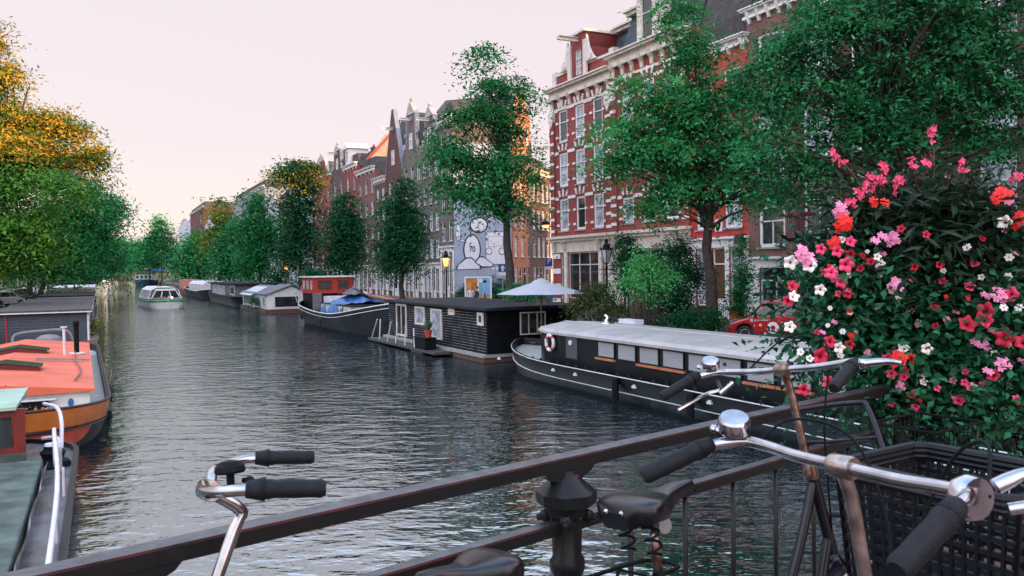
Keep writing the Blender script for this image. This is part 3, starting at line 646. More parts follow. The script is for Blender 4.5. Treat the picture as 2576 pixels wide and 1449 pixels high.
for k, (a, c) in enumerate([(7.9, -8), (-8.1, -24), (-24.1, -42), (-42.1, -60)]):
    b = MB(); q = [W(a, VF), W(a, VF + 10), W(c, VF + 10), W(c, VF)]; b.prism([(p.x, p.y) for p in q], QZ, QZ + 17 - k % 2); o = b.build('row_house', BR_DK)
    tag(o, ['plain brick house continuing the row beside the bridge', 'second plain brick house past the bridge', 'third plain brick house past the bridge', 'last plain brick house past the bridge'][k], 'house')
# left bank houses half hidden by the trees
for k, (a, c, hgt, wm) in enumerate([(110, 96, 13, BR_DK), (130, 111, 14, BR_BR), (160, 131, 13, GREYW), (200, 161, 14, BR_DK), (260, 201, 13, BR_BR), (340, 261, 13, BR_DK)]):
    r = thing('canal_house', ['dark brick house behind the nearest trees of the left bank', 'brown brick house behind the left bank trees', 'pale house behind the left bank trees', 'dark red house deep behind the left bank trees', 'brown house far along the left bank', 'last dark house of the left bank'][k], 'house', W(c, -15, QZ), rad(90) + CYAW, 'houses of the left bank')
    w = a - c; wins = [(w * (i + .3) / 5, w * (i + .7) / 5, z, z + 1.7) for i in range(5) for z in (1, 4.2, 7.2, 10)]
    body(r, w, 9, hgt, wm, wins)
    for q in wins: window(r, *q, 'sash')
    cornice(r, w, hgt + .2, CREAM)
# ================================================================ trees
LF = {}
def leaves(C, S, n, size, name, m, parent=None, droop=.0, seed=1, aspect=1.5, cl=None, shell=.35):
    """C: blob centres, S: blob radii (x,y,z); n leaves grouped in twig clumps spread through the blobs"""
    R = np.random.RandomState(seed); C = np.array(C, float); S = np.array(S, float)
    vol = np.prod(S, 1) ** .8; pr = vol / vol.sum(); nc = cl or max(8, n // 58)
    bi = R.choice(len(C), nc, p=pr); d = R.normal(size=(nc, 3)); d /= np.linalg.norm(d, axis=1)[:, None]
    rr = R.uniform(shell ** 2.2, 1, nc) ** (1 / 2.2); ctr = C[bi] + d * rr[:, None] * S[bi] * (1 + .26 * R.normal(size=(nc, 1)).clip(-2, 2))
    ci = R.randint(0, nc, n); cr = (size * 3.6) * R.uniform(.45, 1.7, nc)
    cn = d * .55 + np.array([0, 0, .9]) + R.normal(size=(nc, 3)) * .3; cn /= np.linalg.norm(cn, axis=1)[:, None]
    g = R.normal(size=(n, 3)); g -= (g * cn[ci]).sum(1)[:, None] * cn[ci] * .78; off = g * cr[ci][:, None]; p = ctr[ci] + off; p[:, 2] -= (off ** 2).sum(1) / (cr[ci] * 9)
    nd = cn[ci] + R.normal(size=(n, 3)) * .42; nd /= np.linalg.norm(nd, axis=1)[:, None]
    a = np.cross(nd, R.normal(size=(n, 3))); a /= np.linalg.norm(a, axis=1)[:, None]; bb = np.cross(nd, a)
    s = size * R.uniform(.6, 1.35, n)[:, None]; L_ = a * s * aspect; Wd = bb * s * .62
    fold = nd * s * .18
    V = np.empty((n, 4, 3)); V[:, 0] = p - L_ * .5; V[:, 1] = p + Wd * .5 + fold - L_ * .05; V[:, 2] = p + L_ * .55; V[:, 3] = p - Wd * .5 + fold - L_ * .05
    me = bpy.data.meshes.new(name); me.vertices.add(n * 4); me.vertices.foreach_set('co', V.reshape(-1)); me.loops.add(n * 4); me.loops.foreach_set('vertex_index', np.arange(n * 4))
    me.polygons.add(n); me.polygons.foreach_set('loop_start', np.arange(n) * 4); me.update(calc_edges=True)
    cv = R.uniform(0, 1, nc); lv = np.clip(cv[ci] * .65 + R.uniform(0, .42, n), 0, 1); at = me.attributes.new('lv', 'FLOAT', 'FACE'); at.data.foreach_set('value', lv.astype(np.float32))
    me.materials.append(m); o = bpy.data.objects.new(name, me); COL.objects.link(o)
    if parent: o.parent = parent
    return o, ctr
def tree(label, base, blobs, n, leaf, m, name='canal_tree', tr=.28, lean=None, group=None, seed=1, top=None, nl=14, droop=.1, shell=.35, split=.35, cl=None):
    """base: foot of the trunk in the world; blobs: (centre, radii) in the world"""
    r = thing(name, label, 'tree', base, 0, group); B = Vector(base)
    C = [Vector(c) - B for c, s in blobs]; S = [s for c, s in blobs]
    o, ctr = leaves([tuple(c) for c in C], S, n, leaf, 'crown', m, r, droop, seed, shell=shell, cl=cl)
    t = MB(); tz = .84 * max(c.z for c in C); mean = sum(C, Vector()) / len(C); tp = top or Vector((mean.x, mean.y, tz))
    R = random.Random(seed); k = 9; P = [Vector((tp.x * (i / k) ** 1.6 + R.uniform(-.1, .1) * (i > 0), tp.y * (i / k) ** 1.6 + R.uniform(-.1, .1) * (i > 0), tz * i / k)) for i in range(k + 1)]
    rs = [tr * (1.25 if i == 0 else 1 - .85 * i / k) for i in range(k + 1)]; t.tube(P, rs, 9)
    sel = [ctr[i] for i in R.sample(range(len(ctr)), min(nl * 3, len(ctr)))]
    for j, q in enumerate(sel):
        q = Vector(q); f = split + (1 - split) * .85 * max(0, min(1, (q.z / tz - split) / (1.1 - split))) * R.uniform(.6, .95); i0 = min(k - 1, int(f * k)); s = P[i0].lerp(P[i0 + 1], f * k - i0)
        mid = s.lerp(q, .5) + Vector((R.uniform(-.3, .3), R.uniform(-.3, .3), (q - s).length * .08)); r0 = rs[i0] * (.45 if j < nl else .22)
        t.tube([s, s.lerp(mid, .5) + Vector((0, 0, .05)), mid, mid.lerp(q, .55), q], [r0, r0 * .8, r0 * .55, r0 * .3, r0 * .1], 5)
    t.build('trunk', BARK, r, smooth=True); return r
def pb(x, y, Y, rx, ry=None, rd=None):
    """a blob from its middle in the picture, its depth and its radii in picture units"""
    k = Y / FPX; ry = ry or rx; return (AY(x, y, Y), (rx * k, (rd or rx) * k, ry * k))
G_DK = leafmat('dark_green_leaves', (.002, .022, .012), (.018, .125, .045))
G_MID = leafmat('green_leaves', (.004, .045, .018), (.034, .26, .07))
G_LT = leafmat('light_green_leaves', (.008, .075, .03), (.06, .36, .10), (.45, .10, .02))
G_YEL = leafmat('olive_leaves', (.015, .06, .02), (.22, .27, .04))
G_GOLD = leafmat('sun_gold_painted_leaves', (.006, .05, .015), (.56, .35, .035), mid=(.06, .18, .03))  # green leaves with the low sun's gold mixed into their colour
G_YG = leafmat('yellow_green_leaves', (.005, .05, .016), (.13, .34, .05))
def foot(x, v, z=QZ):
    t = (x - CX) / FPX; Y = v / (VX * t + VY); return Vector((t * Y, Y, z))
# --- right bank
G_BIG = leafmat('deep_green_leaves', (.0015, .018, .010), (.042, .26, .085))
F = foot(1285, 21.8)
tree('tall slim canal tree with loose leaves in front of the painted corner house', F, [pb(1215, 150, F.y, 45, 50), pb(1250, 230, F.y, 65, 50), pb(1310, 240, F.y, 45, 45), pb(1200, 300, F.y, 75, 50), pb(1290, 330, F.y, 60, 60), pb(1140, 390, F.y, 75, 45), pb(1240, 420, F.y, 100, 55), pb(1330, 420, F.y, 35, 70), pb(1120, 470, F.y, 50, 25), pb(1200, 500, F.y, 90, 40), pb(1300, 520, F.y, 50, 55)],
     20000, .16, G_MID, tr=.32, cl=300, seed=3, top=Vector((-.5, 0, 0)), nl=45, shell=.1)
F = foot(1790, 21.8); Y = F.y
tree('spreading light green canal tree in front of the red house', F, [pb(1715, 30, Y, 60, 60), pb(1735, 130, Y, 75, 60), pb(1600, 230, Y, 60, 50), pb(1690, 260, Y, 100, 70), pb(1560, 330, Y, 80, 45), pb(1640, 380, Y, 110, 55), pb(1550, 420, Y, 60, 35), pb(1760, 340, Y, 90, 100), pb(1850, 250, Y, 90, 90), pb(1870, 400, Y, 110, 80), pb(1700, 470, Y, 90, 45), pb(1630, 530, Y, 50, 22), pb(1900, 500, Y, 60, 35)],
     36000, .125, G_LT, tr=.27, cl=520, seed=5, top=Vector((-.5, 0, 0)), nl=55, split=.3, shell=.15)
F = foot(2330, 21.9); Y = F.y
tree('huge dark leafy canal tree filling the upper right corner', F, [pb(1990, 130, Y, 110, 80), pb(1960, 260, Y, 130, 90), pb(1930, 380, Y, 110, 70), pb(2040, 420, Y, 130, 70), pb(2130, 60, Y, 150, 100), pb(2170, 210, Y, 170, 100), pb(2200, 330, Y, 170, 75), pb(2360, 90, Y, 180, 120), pb(2400, 260, Y, 170, 120), pb(2520, 150, Y, 120, 200), pb(2330, -60, Y, 300, 120), pb(2500, 380, Y, 120, 60), pb(1960, 490, Y, 60, 30), pb(2080, 500, Y, 60, 26)],
     50000, .12, G_BIG, tr=.4, cl=640, seed=8, nl=70, split=.35, shell=.1)
for i, (x, yt, yb, hw, m, n, lab, v) in enumerate([
    (1010, 428, 700, 80, G_DK, 15000, 'dense dark oval tree, right one of the pair in front of the taupe houses', 21.5),
    (872, 455, 695, 52, G_DK, 11000, 'narrower dark oval tree, left one of the pair beside the red wheelhouse', 21.5),
    (757, 402, 690, 62, G_DK, 12000, 'tall dark tree with a golden top behind the white houseboat', 21.5),
    (655, 472, 700, 68, G_MID, 11000, 'mid green tree between the golden topped tree and the round tree', 21.5),
    (590, 545, 700, 45, G_MID, 7000, 'smaller green tree beside the striped awning houseboat', 20.9),
    (556, 480, 640, 40, G_YEL, 3500, 'thin olive tree with an orange lit feathery top', 23.0),
    (500, 568, 700, 52, G_LT, 8000, 'round light green tree in front of the far white gables', 21.5)]):
    F = foot(x, v); Y = F.y; hh = (yb - yt) / 2; hw *= .78; yt += 12; hh = (yb - yt) / 2; bl = [pb(x + 6 * (-1) ** i, yt + hh * .35, Y, hw * .5, hh * .38), pb(x - hw * .3, yt + hh * .85, Y, hw * .62, hh * .42), pb(x + hw * .3, yt + hh * .95, Y, hw * .62, hh * .42), pb(x, yt + hh * 1.35, Y, hw * .9, hh * .42), pb(x - hw * .25, yt + hh * 1.7, Y, hw * .65, hh * .22)]
    if i == 2: bl.append(pb(742, 430, Y, 50, 24))
    r = tree(lab, F, bl, int(n * 1.1), max(.15, .0027 * Y), m, seed=20 + i, tr=.25, nl=6, group='trees along the right bank', shell=.3, name='canal_tree')
    if i == 2: leaves([tuple(AY(725, 440, Y) - F), tuple(AY(765, 430, Y) - F), tuple(AY(790, 465, Y) - F)], [(2.0, 2, 1.3), (1.8, 2, 1.6), (1.2, 1.5, 1.5)], 3000, .24, 'crown_top', G_GOLD, r, seed=77)  # extra leaves coloured as if the low sun gilds this crown top
for i, (x, y, rx, ry, Y, m, lab) in enumerate([
    (405, 600, 38, 75, 250, G_MID, 'tall grey green tree behind the white boat at the far bend'), (375, 645, 26, 45, 300, G_MID, 'mid green tree left of the tallest tree at the far bend'),
    (345, 640, 26, 45, 340, G_MID, 'green tree right of the far bridge pier'), (318, 645, 24, 42, 420, G_LT, 'pale tree at the far end of the canal'), (295, 640, 26, 48, 410, G_LT, 'pale tree above the middle of the far bridge'), (270, 650, 30, 42, 430, G_YEL, 'golden tinged tree behind the far bridge'), (440, 655, 20, 40, 330, G_DK, 'dark tree beside the far stairs')]):
    c = AY(x, y, Y); k = Y / FPX; r = tree(lab, (c.x, c.y, QZ), [pb(x, y - ry * .45, Y, rx * .5, ry * .45), pb(x - rx * .2, y + ry * .0, Y, rx * .7, ry * .45), pb(x + rx * .3, y + ry * .2, Y, rx * .6, ry * .4)], 5000, .0020 * Y, m, seed=50 + i, nl=4, group='trees at the far end of the canal')
# --- left bank
for i, (x, v, m, n, lf, lab, bl) in enumerate([
    (-40, -8, G_GOLD, 17000, .17, 'tallest left tree with sunlit golden leaves at the picture edge', [(-30, 110, 62, 50, 70), (10, 190, 62, 50, 50), (-40, 290, 62, 100, 70), (50, 290, 62, 70, 40), (140, 310, 62, 75, 40), (60, 370, 60, 100, 45), (200, 335, 62, 40, 32), (150, 400, 62, 70, 40), (230, 395, 62, 40, 36)]),
    (-70, -8.5, G_YG, 16000, .17, 'broad olive green tree at the left edge above the parked cars', [(-20, 420, 60, 130, 90), (60, 450, 60, 110, 60), (160, 460, 58, 90, 60), (40, 560, 60, 150, 60), (-30, 630, 60, 140, 60), (100, 620, 60, 80, 50)]),
    (70, -7, G_MID, 14000, .19, 'left tree hanging over the water with its lowest boughs near the roofs', [(225, 480, 76, 60, 45), (180, 540, 76, 80, 50), (120, 600, 76, 110, 55), (60, 650, 76, 120, 40), (170, 640, 76, 60, 40), (245, 380, 76, 25, 35)]),
    (100, -7, G_MID, 9000, .22, 'left tree with a thin bough reaching farthest over the canal', [(280, 520, 98, 40, 35), (255, 580, 98, 50, 45), (300, 560, 98, 22, 20), (210, 630, 98, 70, 45), (150, 650, 98, 80, 40)]),
    (140, -7, G_DK, 8000, .3, 'dark tree low behind the overhanging left tree', [(250, 630, 135, 50, 45), (200, 660, 135, 60, 35), (270, 650, 135, 30, 30)]),
    (172, -7, G_LT, 5000, .42, 'light green tree at the left end of the far bridge', [(285, 640, 190, 30, 40), (250, 655, 190, 30, 30)])]):
    F = foot(x, v); tree(lab, F, [pb(q[0] - 8, q[1] + 6, q[2], q[3] * .8, q[4] * .82) for q in bl], int(n * 1.9), lf * 1.2, m, seed=70 + i, tr=.36, nl=26, group='trees along the left bank', shell=.15)
# trunks' footing shrubs and climbers on the right bank
def bush(label, blobs, n, leaf, m, name='garden_shrub', seed=1, cat='shrub', base=None, climb=False, group=None):
    c = blobs[0][0]; B = Vector(base) if base else Vector((c.x, c.y, QZ)); r = thing(name, label, cat, B, 0, group)
    o, ctr = leaves([tuple(q[0] - B) for q in blobs], [q[1] for q in blobs], n, leaf, 'foliage', m, r, .1, seed, shell=.3)
    t = MB(); R = random.Random(seed)
    for q in [ctr[i] for i in R.sample(range(len(ctr)), min(16, len(ctr)))]:
        q = Vector(q); s = Vector((q.x * .25, q.y * .25, 0)); t.tube([s, s.lerp(q, .5) + Vector((0, 0, .15)), q], [.035, .025, .008], 5)
    t.build('stems', BARK, r); return r
bush('dark climbing ivy beside the cream pilaster of the striped house', [pb(1580, 640, 44, 32, 55, 20), pb(1595, 700, 42, 45, 50, 25), pb(1570, 610, 45, 22, 25, 14)], 7000, .10, G_DK, 'ivy_bush', 91, 'ivy')
bush('big dark round shrub rising over the wooden shed', [pb(1700, 640, 37, 48, 50), pb(1720, 700, 36, 55, 60), pb(1690, 760, 35, 55, 45)], 11000, .09, G_DK, 'garden_shrub', 92)
bush('bright feathery green sapling in front of the dark shrubs', [pb(1625, 660, 33, 40, 26), pb(1650, 700, 33, 50, 22), pb(1600, 710, 33, 30, 18), pb(1630, 745, 33, 25, 14)], 4600, .085, leafmat('fresh_green_leaves', (.02, .14, .05), (.14, .55, .17)), 'garden_sapling', 93)
bush('green ivy column climbing beside the red house door', [pb(1862, 630, 39, 13, 34, 8), pb(1868, 700, 38, 17, 40, 9), pb(1858, 760, 37, 20, 36, 10)], 5000, .085, G_MID, 'climbing_ivy', 94, 'ivy')
bush('low mixed shrub with rust coloured twigs behind the umbrella', [pb(1510, 740, 34, 45, 28), pb(1470, 770, 34, 40, 22), pb(1540, 780, 33, 45, 22)], 6500, .08, leafmat('rusty_green_leaves', (.02, .04, .02), (.09, .12, .04), (.4, .06, .02)), 'garden_shrub', 95)
bush('dark undergrowth along the quay in front of the red house', [pb(1770, 805, 31.5, 50, 24), pb(1720, 805, 31.5, 30, 18)], 4500, .08, G_DK, 'garden_shrub', 96)
bush('dark hedge at the foot of the painted wall', [(W(68.3, 30.5, 2.2), (1.6, 1.0, 1.1)), (W(68.3, 32.5, 2.2), (1.6, 1.0, 1.2)), (W(68.3, 34.2, 2.1), (1.4, 1.0, 1.0))], 7000, .13, G_DK, 'hedge', 97, 'hedge')
bush('low green plants left of the grey umbrella', [pb(1310, 735, 44, 40, 12), pb(1350, 725, 46, 40, 12)], 3000, .1, G_MID, 'garden_shrub', 98)
bush('dark shrub beside the white lattice near the far lamp', [pb(790, 700, 92, 26, 20), pb(700, 700, 100, 14, 14)], 2500, .22, G_DK, 'garden_shrub', 99)
# ================================================================ boats
HULLB = mat('black_hull_paint', (.004, .006, .008), .38, spec=.25, var=.5, scale=1.5, stretch=(1, 1, .4)); HULLG = mat('dusty_black_hull', (.012, .014, .016), .6, spec=.2, var=.5, scale=1.2)
DECKG = mat('grey_green_deck', (.33, .36, .32), .6, var=.15); RUSTY = mat('rusty_waterline', (.13, .05, .03), .85, var=.4, scale=5, c2=(.05, .045, .04))
BOATW = mat('boat_white_paint', (.62, .63, .62), .4, var=.12); ROOFC = mat('cream_deck_roof', (.36, .345, .32), .5, var=.16, scale=1.3, detail=9)
DKBLUE = mat('dark_blue_cladding', (.015, .032, .05), .55, var=.25); ORR = mat('salmon_orange_roof', (.62, .11, .05), .55, var=.2, scale=.9, detail=9); ORB = mat('orange_bow_paint', (.5, .15, .02), .5, var=.2, scale=3)
REDO = mat('red_orange_paint', (.48, .06, .015), .5, var=.25, scale=4); BLIND = mat('blind_behind_glass', (.30, .31, .32), .12, var=.15, scale=2, stretch=(.5, .5, 30), spec=.8)
CHROME = mat('chrome', (.75, .75, .78), .08, metal=1, var=.04); STEEL = mat('white_steel_tube', (.62, .6, .66), .4, var=.1)
TARP = mat('blue_tarpaulin', (.015, .09, .26), .4, var=.35, scale=3, bump=.5); BEIGEW = mat('beige_cabin_paint', (.5, .46, .4), .55, var=.1)
def boat(name, label, uc, vc, group=None, cat='boat', dyaw=0): return thing(name, label, cat, W(uc, vc, 0), CYAW + rad(dyaw), group)
def shp(t, n0, n1, e=.5):
    a = 1.0
    if t < n0: a = max(0, 1 - ((n0 - t) / n0) ** 2) ** e
    if t > 1 - n1: a = min(a, max(0, 1 - ((t - 1 + n1) / n1) ** 2) ** e)
    return max(a, .02)
def hull(r, L_, Wd, sheer, n0, n1, m, deckm, dep=.35, strakes=(), lower=None, K=36, fl=.86, e=.5):
    b = MB(); dk = MB(); rows_ = []; dl = []
    ts = [(1 - math.cos(math.pi * i / K)) / 2 for i in range(K + 1)]
    for t in ts:
        h = Wd / 2 * shp(t, n0, n1, e); y = t * L_; z = sheer(t); f = fl; ins = min(.09, h * .5)
        yo = lambda k: y + (L_ / 2 - y) * .012 * (1 - k)
        half = [(h * f * .9, -.35), (h * f, 0), (h * (f + (1 - f) * .6), z * .45), (h, z * .85), (h, z), (h - ins, z), (h - ins, z - dep)]
        row = [(-a, yo(c / max(z, .1)), c) for a, c in half[::-1]] + [(a, yo(c / max(z, .1)), c) for a, c in half]; rows_.append(row)
        dl.append([(-(h - ins), y, z - dep + .01), (h - ins, y, z - dep + .01)])
    base = len(rows_[0]); b.grid(rows_, 0)
    for row in (rows_[0], rows_[-1]): b.add(row, [tuple(range(base))], 0)
    for i, f in enumerate(b.f):
        if lower and len(f) == 4 and max(b.v[q][2] for q in f) <= max(.01, 0): b.m[i] = 1
    b.build('hull', [m, lower or m], r, smooth=True, auto=40); dk.grid(dl); dk.build('deck', deckm, r)
    for dz, rr, mm in strakes:
        for side in (-1, 1):
            s = MB(); P = []
            for t in ts: 
                h = Wd / 2 * shp(t, n0, n1, e); z = sheer(t) + dz; k = min(1, max(0, z / max(.1, sheer(t)))); hh = h * (fl + (1 - fl) * min(1, k * 1.18)); P.append((side * (hh + .012), t * L_, z))
            s.tube(P, rr, 6); s.build('rubbing_strake', mm, r)
def ulocal(u, uc): return u - uc
def prect(x0, x1, y0, y1, v):   # picture box -> (u0,u1,z0,z1) on the plane v
    a = AV(x0, (y0 + y1) / 2, v); c = AV(x1, (y0 + y1) / 2, v); xm = (x0 + x1) / 2
    return UVc(c)[0], UVc(a)[0], AV(xm, y1, v).z, AV(xm, y0, v).z
def side_window(r, lx, y0, y1, z0, z1, fm, pm, t=.07, out=-.03, mull=0, sill=None):
    """window on a wall facing the canal (local -x); y along the boat"""
    b = MB(); a = lx + out
    b.box(a, lx + .02, y0, y0 + t, z0, z1); b.box(a, lx + .02, y1 - t, y1, z0, z1); b.box(a, lx + .02, y0 + t, y1 - t, z0, z0 + t); b.box(a, lx + .02, y0 + t, y1 - t, z1 - t, z1)
    for k in range(mull): ym = y0 + (y1 - y0) * (k + 1) / (mull + 1); b.box(a + .005, lx + .015, ym - .03, ym + .03, z0 + t, z1 - t)
    o = b.build('window', fm, r); p = MB(); p.box(lx - .012, lx + .01, y0 + t * .8, y1 - t * .8, z0 + t * .8, z1 - t * .8); p.build('pane', pm, o)
    if sill: s = MB(); s.box(lx - .1, lx - .005, y0 - .05, y1 + .05, z0 - .07, z0 - .005); s.build('sill', sill, o)
    return o
def end_window(r, ly, x0, x1, z0, z1, fm, pm, t=.07, mull=0):
    b = MB(); b.box(x0, x0 + t, ly - .03, ly + .02, z0, z1); b.box(x1 - t, x1, ly - .03, ly + .02, z0, z1); b.box(x0 + t, x1 - t, ly - .03, ly + .02, z0, z0 + t); b.box(x0 + t, x1 - t, ly - .03, ly + .02, z1 - t, z1)
    for k in range(mull): xm = x0 + (x1 - x0) * (k + 1) / (mull + 1); b.box(xm - .03, xm + .03, ly - .025, ly + .015, z0 + t, z1 - t)
    o = b.build('window', fm, r); p = MB(); p.box(x0 + t * .8, x1 - t * .8, ly - .012, ly + .01, z0 + t * .8, z1 - t * .8); p.build('pane', pm, o); return o
# --- long black barge with the pale roof
r = boat('long_barge', 'long black barge with a pale grey roof and a row of blinded windows', 5, 16.5)
sh = lambda t: .84 + .34 * max(0, (t - .72) / .28) ** 2 + .1 * max(0, (.15 - t) / .15)
hull(r, 27.0, 4.6, sh, .12, .21, HULLB, DECKG, .3, [(-.02, .017, BOATW), (-.52, .022, BOATW)], lower=RUSTY, e=.75)
b = MB(); P = []; poly = []
for t in [i / 30 for i in range(31)]: poly.append((-1.9 * shp(t, .0001, .12, .3) if t > .88 else -1.9, 2 + 21.2 * t))
full = poly + [(-x, y) for x, y in poly[::-1]]
b.prism(full, .5, 1.86); b.build('cabin_wall', HULLB, r)
b = MB(); rows_ = []
for x, y in poly:
    hw = -x + .12; rows_.append([(-hw, y, 1.82), (-hw, y, 1.90), (-hw * .93, y, 1.99), (-hw * .5, y, 2.09), (0, y, 2.125), (hw * .5, y, 2.09), (hw * .93, y, 1.99), (hw, y, 1.90), (hw, y, 1.82)])
b.grid(rows_); b.add(rows_[0], [tuple(range(9))]); b.add(rows_[-1], [tuple(range(9))]); b.build('roof', ROOFC, r)
b = MB(); b.box(-.012, .012, 2.2, 22.4, 2.124, 2.132); b.build('roof_seam', BOATW, r)
for k in range(13):
    y0 = 17.9 - 1.16 * k - 1.0
    side_window(r, -1.9, y0, y0 + 1.02, 1.26, 1.80, HULLB, BLIND, .045, sill=mat('orange_wood_sill', (.4, .13, .06), .6) if k in (0, 2, 3, 6, 7) else None)
b = MB(); b.box(-1.93, -1.9, 19.2, 19.95, 1.05, 1.8); b.build('cabin_hatch', mat('grey_hatch', (.05, .06, .065), .5), r)
b = MB(); b.lathe([(.02, -.05), (.09, -.05), (.09, 0), (.02, .0)], (0, 0, 0), 14, axis='x'); o = b.build('porthole', BOATW, r); o.location = (-1.93, 19.6, 1.6)
b = MB()
for k in range(34): b.box(-2.24, -2.2, 2 + k * .62, 2.1 + k * .62, .86, .93)
build_each(b, 'deck_cleat', HULLG, r)
b = MB(); b.tube([(.2, 20.6, 2.1), (.2, 20.6, 2.22), (.3, 20.65, 2.33), (.2, 20.7, 2.45)], [.10, .08, .06, .05], 10); b.box(.0, .4, 20.4, 20.8, 2.1, 2.16); b.build('exhaust_pipe', CHROME, r, smooth=True)
b = MB(); b.box(1.4, 1.8, 20.5, 21.6, 2.02, 2.2); b.build('roof_hatch', STEEL, r)
for k, y in enumerate((16.2, 12.6)): b = MB(); b.tube([(-2.38, y, .75), (-2.38, y, .1)], .11, 8); o = b.build('fender', BLACKM, r)
for k, y in enumerate((24.5, 20.1, 18.6, 15.2, 11.8)):
    b = MB(); b.box(-2.36, -2.28, y, y + .16, .58, .64); b.lathe([(.03, .6), (.05, .68)], (-2.32, y + .08, 0), 8); b.build('bollard', BOATW, r)
lb = thing('lifebuoy', 'white and red lifebuoy hanging on the black cabin wall of the long barge', 'lifebuoy', r.matrix_world @ Vector((0, 0, 0)))
lb.location = W(5 + 20.9 + .1, 16.5 - 1.98, 1.5); lb.rotation_euler = (0, 0, CYAW)
b = MB(); pp = arc((0, 0, 0), .27, 0, 360, 32, (0, 1, 0), (0, 0, 1))[:-1]; b.tube(pp, .065, 10, close=True)
for i, f in enumerate(b.f):
    an = (i // 10) % 8; b.m[i] = 1 if an in (3, 4) and ((i // 10) // 8) % 1 == 0 else 0
b.build('ring', [BOATW, mat('lifebuoy_red', (.5, .02, .02), .5)], lb, smooth=True)
# --- black clapboard houseboat
uc, vc = 33.6, 17.9; r = boat('black_houseboat', 'black clapboard houseboat with a flat bitumen roof and white framed door and windows', uc, vc, cat='houseboat')
b = MB(); b.box(-2.65, 2.4, -.2, 14.2, -.4, .22); b.build('float', RUSTY, r, bevel=.04)
b = MB(); b.box(-2.7, 2.45, -.25, 14.3, .222, .34); b.build('float_rim', STONE, r)
b = MB(); b.box(-2.36, 2.36, 0.02, 13.96, .33, 2.3); b.build('wall', BLACKM, r)
b = MB(); n = 15
for k in range(n):
    z = .34 + k * 1.96 / n; b.prism([(-2.362, z + .008), (-2.40, z + .012), (-2.362, z + .128)], 0, 14, 'y', 0); b.box(-2.408, -2.363, .0, 13.98, z - .006, z + .01, 1)
    b.prism([(.018, z + .008), (-.03, z + .012), (.018, z + .128)], -2.36, 2.36, 'x', 0)
b.build('clapboards', [BLACKM, mat('worn_board_edge', (.20, .22, .24), .6, var=.9, scale=2)], r)
b = MB(); b.box(-2.65, 2.75, -.35, 14.2, 2.32, 2.47); b.build('roof', TAR, r, bevel=.03)
for (x0, x1, y0, y1), st in (((999, 1024, 757, 845), 'door'), ((1046, 1070, 771, 817), 'w'), ((1086, 1113, 777, 853), 'b'), ((1130, 1145, 776, 792), 's'), ((1203, 1217, 786, 819), 's')):
    u0, u1, z0, z1 = prect(x0, x1, y0, y1, 15.5); z0 = max(z0, .4)
    side_window(r, -2.42, u0 - uc, u1 - uc, z0, min(z1, 2.28), CREAM, PANE_D if st in ('door', 's') else PANE_L, .11 if st != 's' else .14, -.05, mull=1 if st == 'door' else 0)
a = AY(1305, 800, 37); 
end_window(r, -.05, -.72, .62, 1.15, 2.2, CREAM, PANE_D, .06, 2)
DWD = mat('wet_dark_wood', (.05, .042, .038), .7, var=.4, scale=4); b = MB(); b.box(-3.6, -2.7, 3.4, 14.3, .1, .22); b.box(-3.55, -2.75, 5.2, 6.9, -.3, .1); b.build('side_jetty', DWD, r)
for (xa, ya, xb, yb) in ((165, 845, 112, 1025), (197, 845, 188, 1045), (303, 870, 268, 1068), (367, 880, 352, 1085), (452, 900, 443, 1115), (530, 935, 540, 1135)):
    cv = lambda X, Y: ((1150 + X / 3.157) / 1.267, (750 + Y / 3.157) / 1.267)
    p0 = AV(*cv(xb, yb), 14.35); p1 = AV(*cv(xa, ya), 14.35); inv = Matrix.Rotation(-CYAW, 4, 'Z') @ Matrix.Translation(-W(uc, vc, 0))
    b = MB(); b.tube([inv @ p0, inv @ p1], .035, 6); b.build('mooring_pole', STEEL, r)
cr = thing('deck_box', 'dark wooden box on the jetty beside the white window', 'box', W(uc + 5.7, vc - 3.25, .22), CYAW)
b = MB(); b.box(-.3, .3, -.9, .9, 0, .55); b.build('box_body', BLACKM, cr, bevel=.02); b = MB(); b.box(-.34, .34, -.94, .94, .552, .6); b.build('lid', BLACKM, cr)
pt = thing('potted_plant', 'green spiky plant in a red pot on the dark box of the houseboat jetty', 'plant', W(uc + 5.1, vc - 3.25, .82), 0)
b = MB(); b.lathe([(.13, 0), (.19, .32), (.21, .32), (.21, .37), (.17, .37), (.16, .3)], n=14); b.build('pot', mat('red_pot', (.45, .04, .03), .5), pt, smooth=True, auto=40)
b = MB()
for k in range(40):
    an = random.uniform(0, 6.28); d = Vector((math.cos(an), math.sin(an), 0)); hh = random.uniform(.25, .55); q = d * random.uniform(.1, .4); w_ = Vector((-d.y, d.x, 0)) * .02
    b.add([Vector((0, 0, .34)) - w_, Vector((0, 0, .34)) + w_, q * .6 + Vector((0, 0, .34 + hh * .8)) + w_, q + Vector((0, 0, .34 + hh)), q * .6 + Vector((0, 0, .34 + hh * .8)) - w_], [(0, 1, 2, 3, 4)])
b.build('leaves', mat('plant_green', (.04, .12, .04), .5), pt)
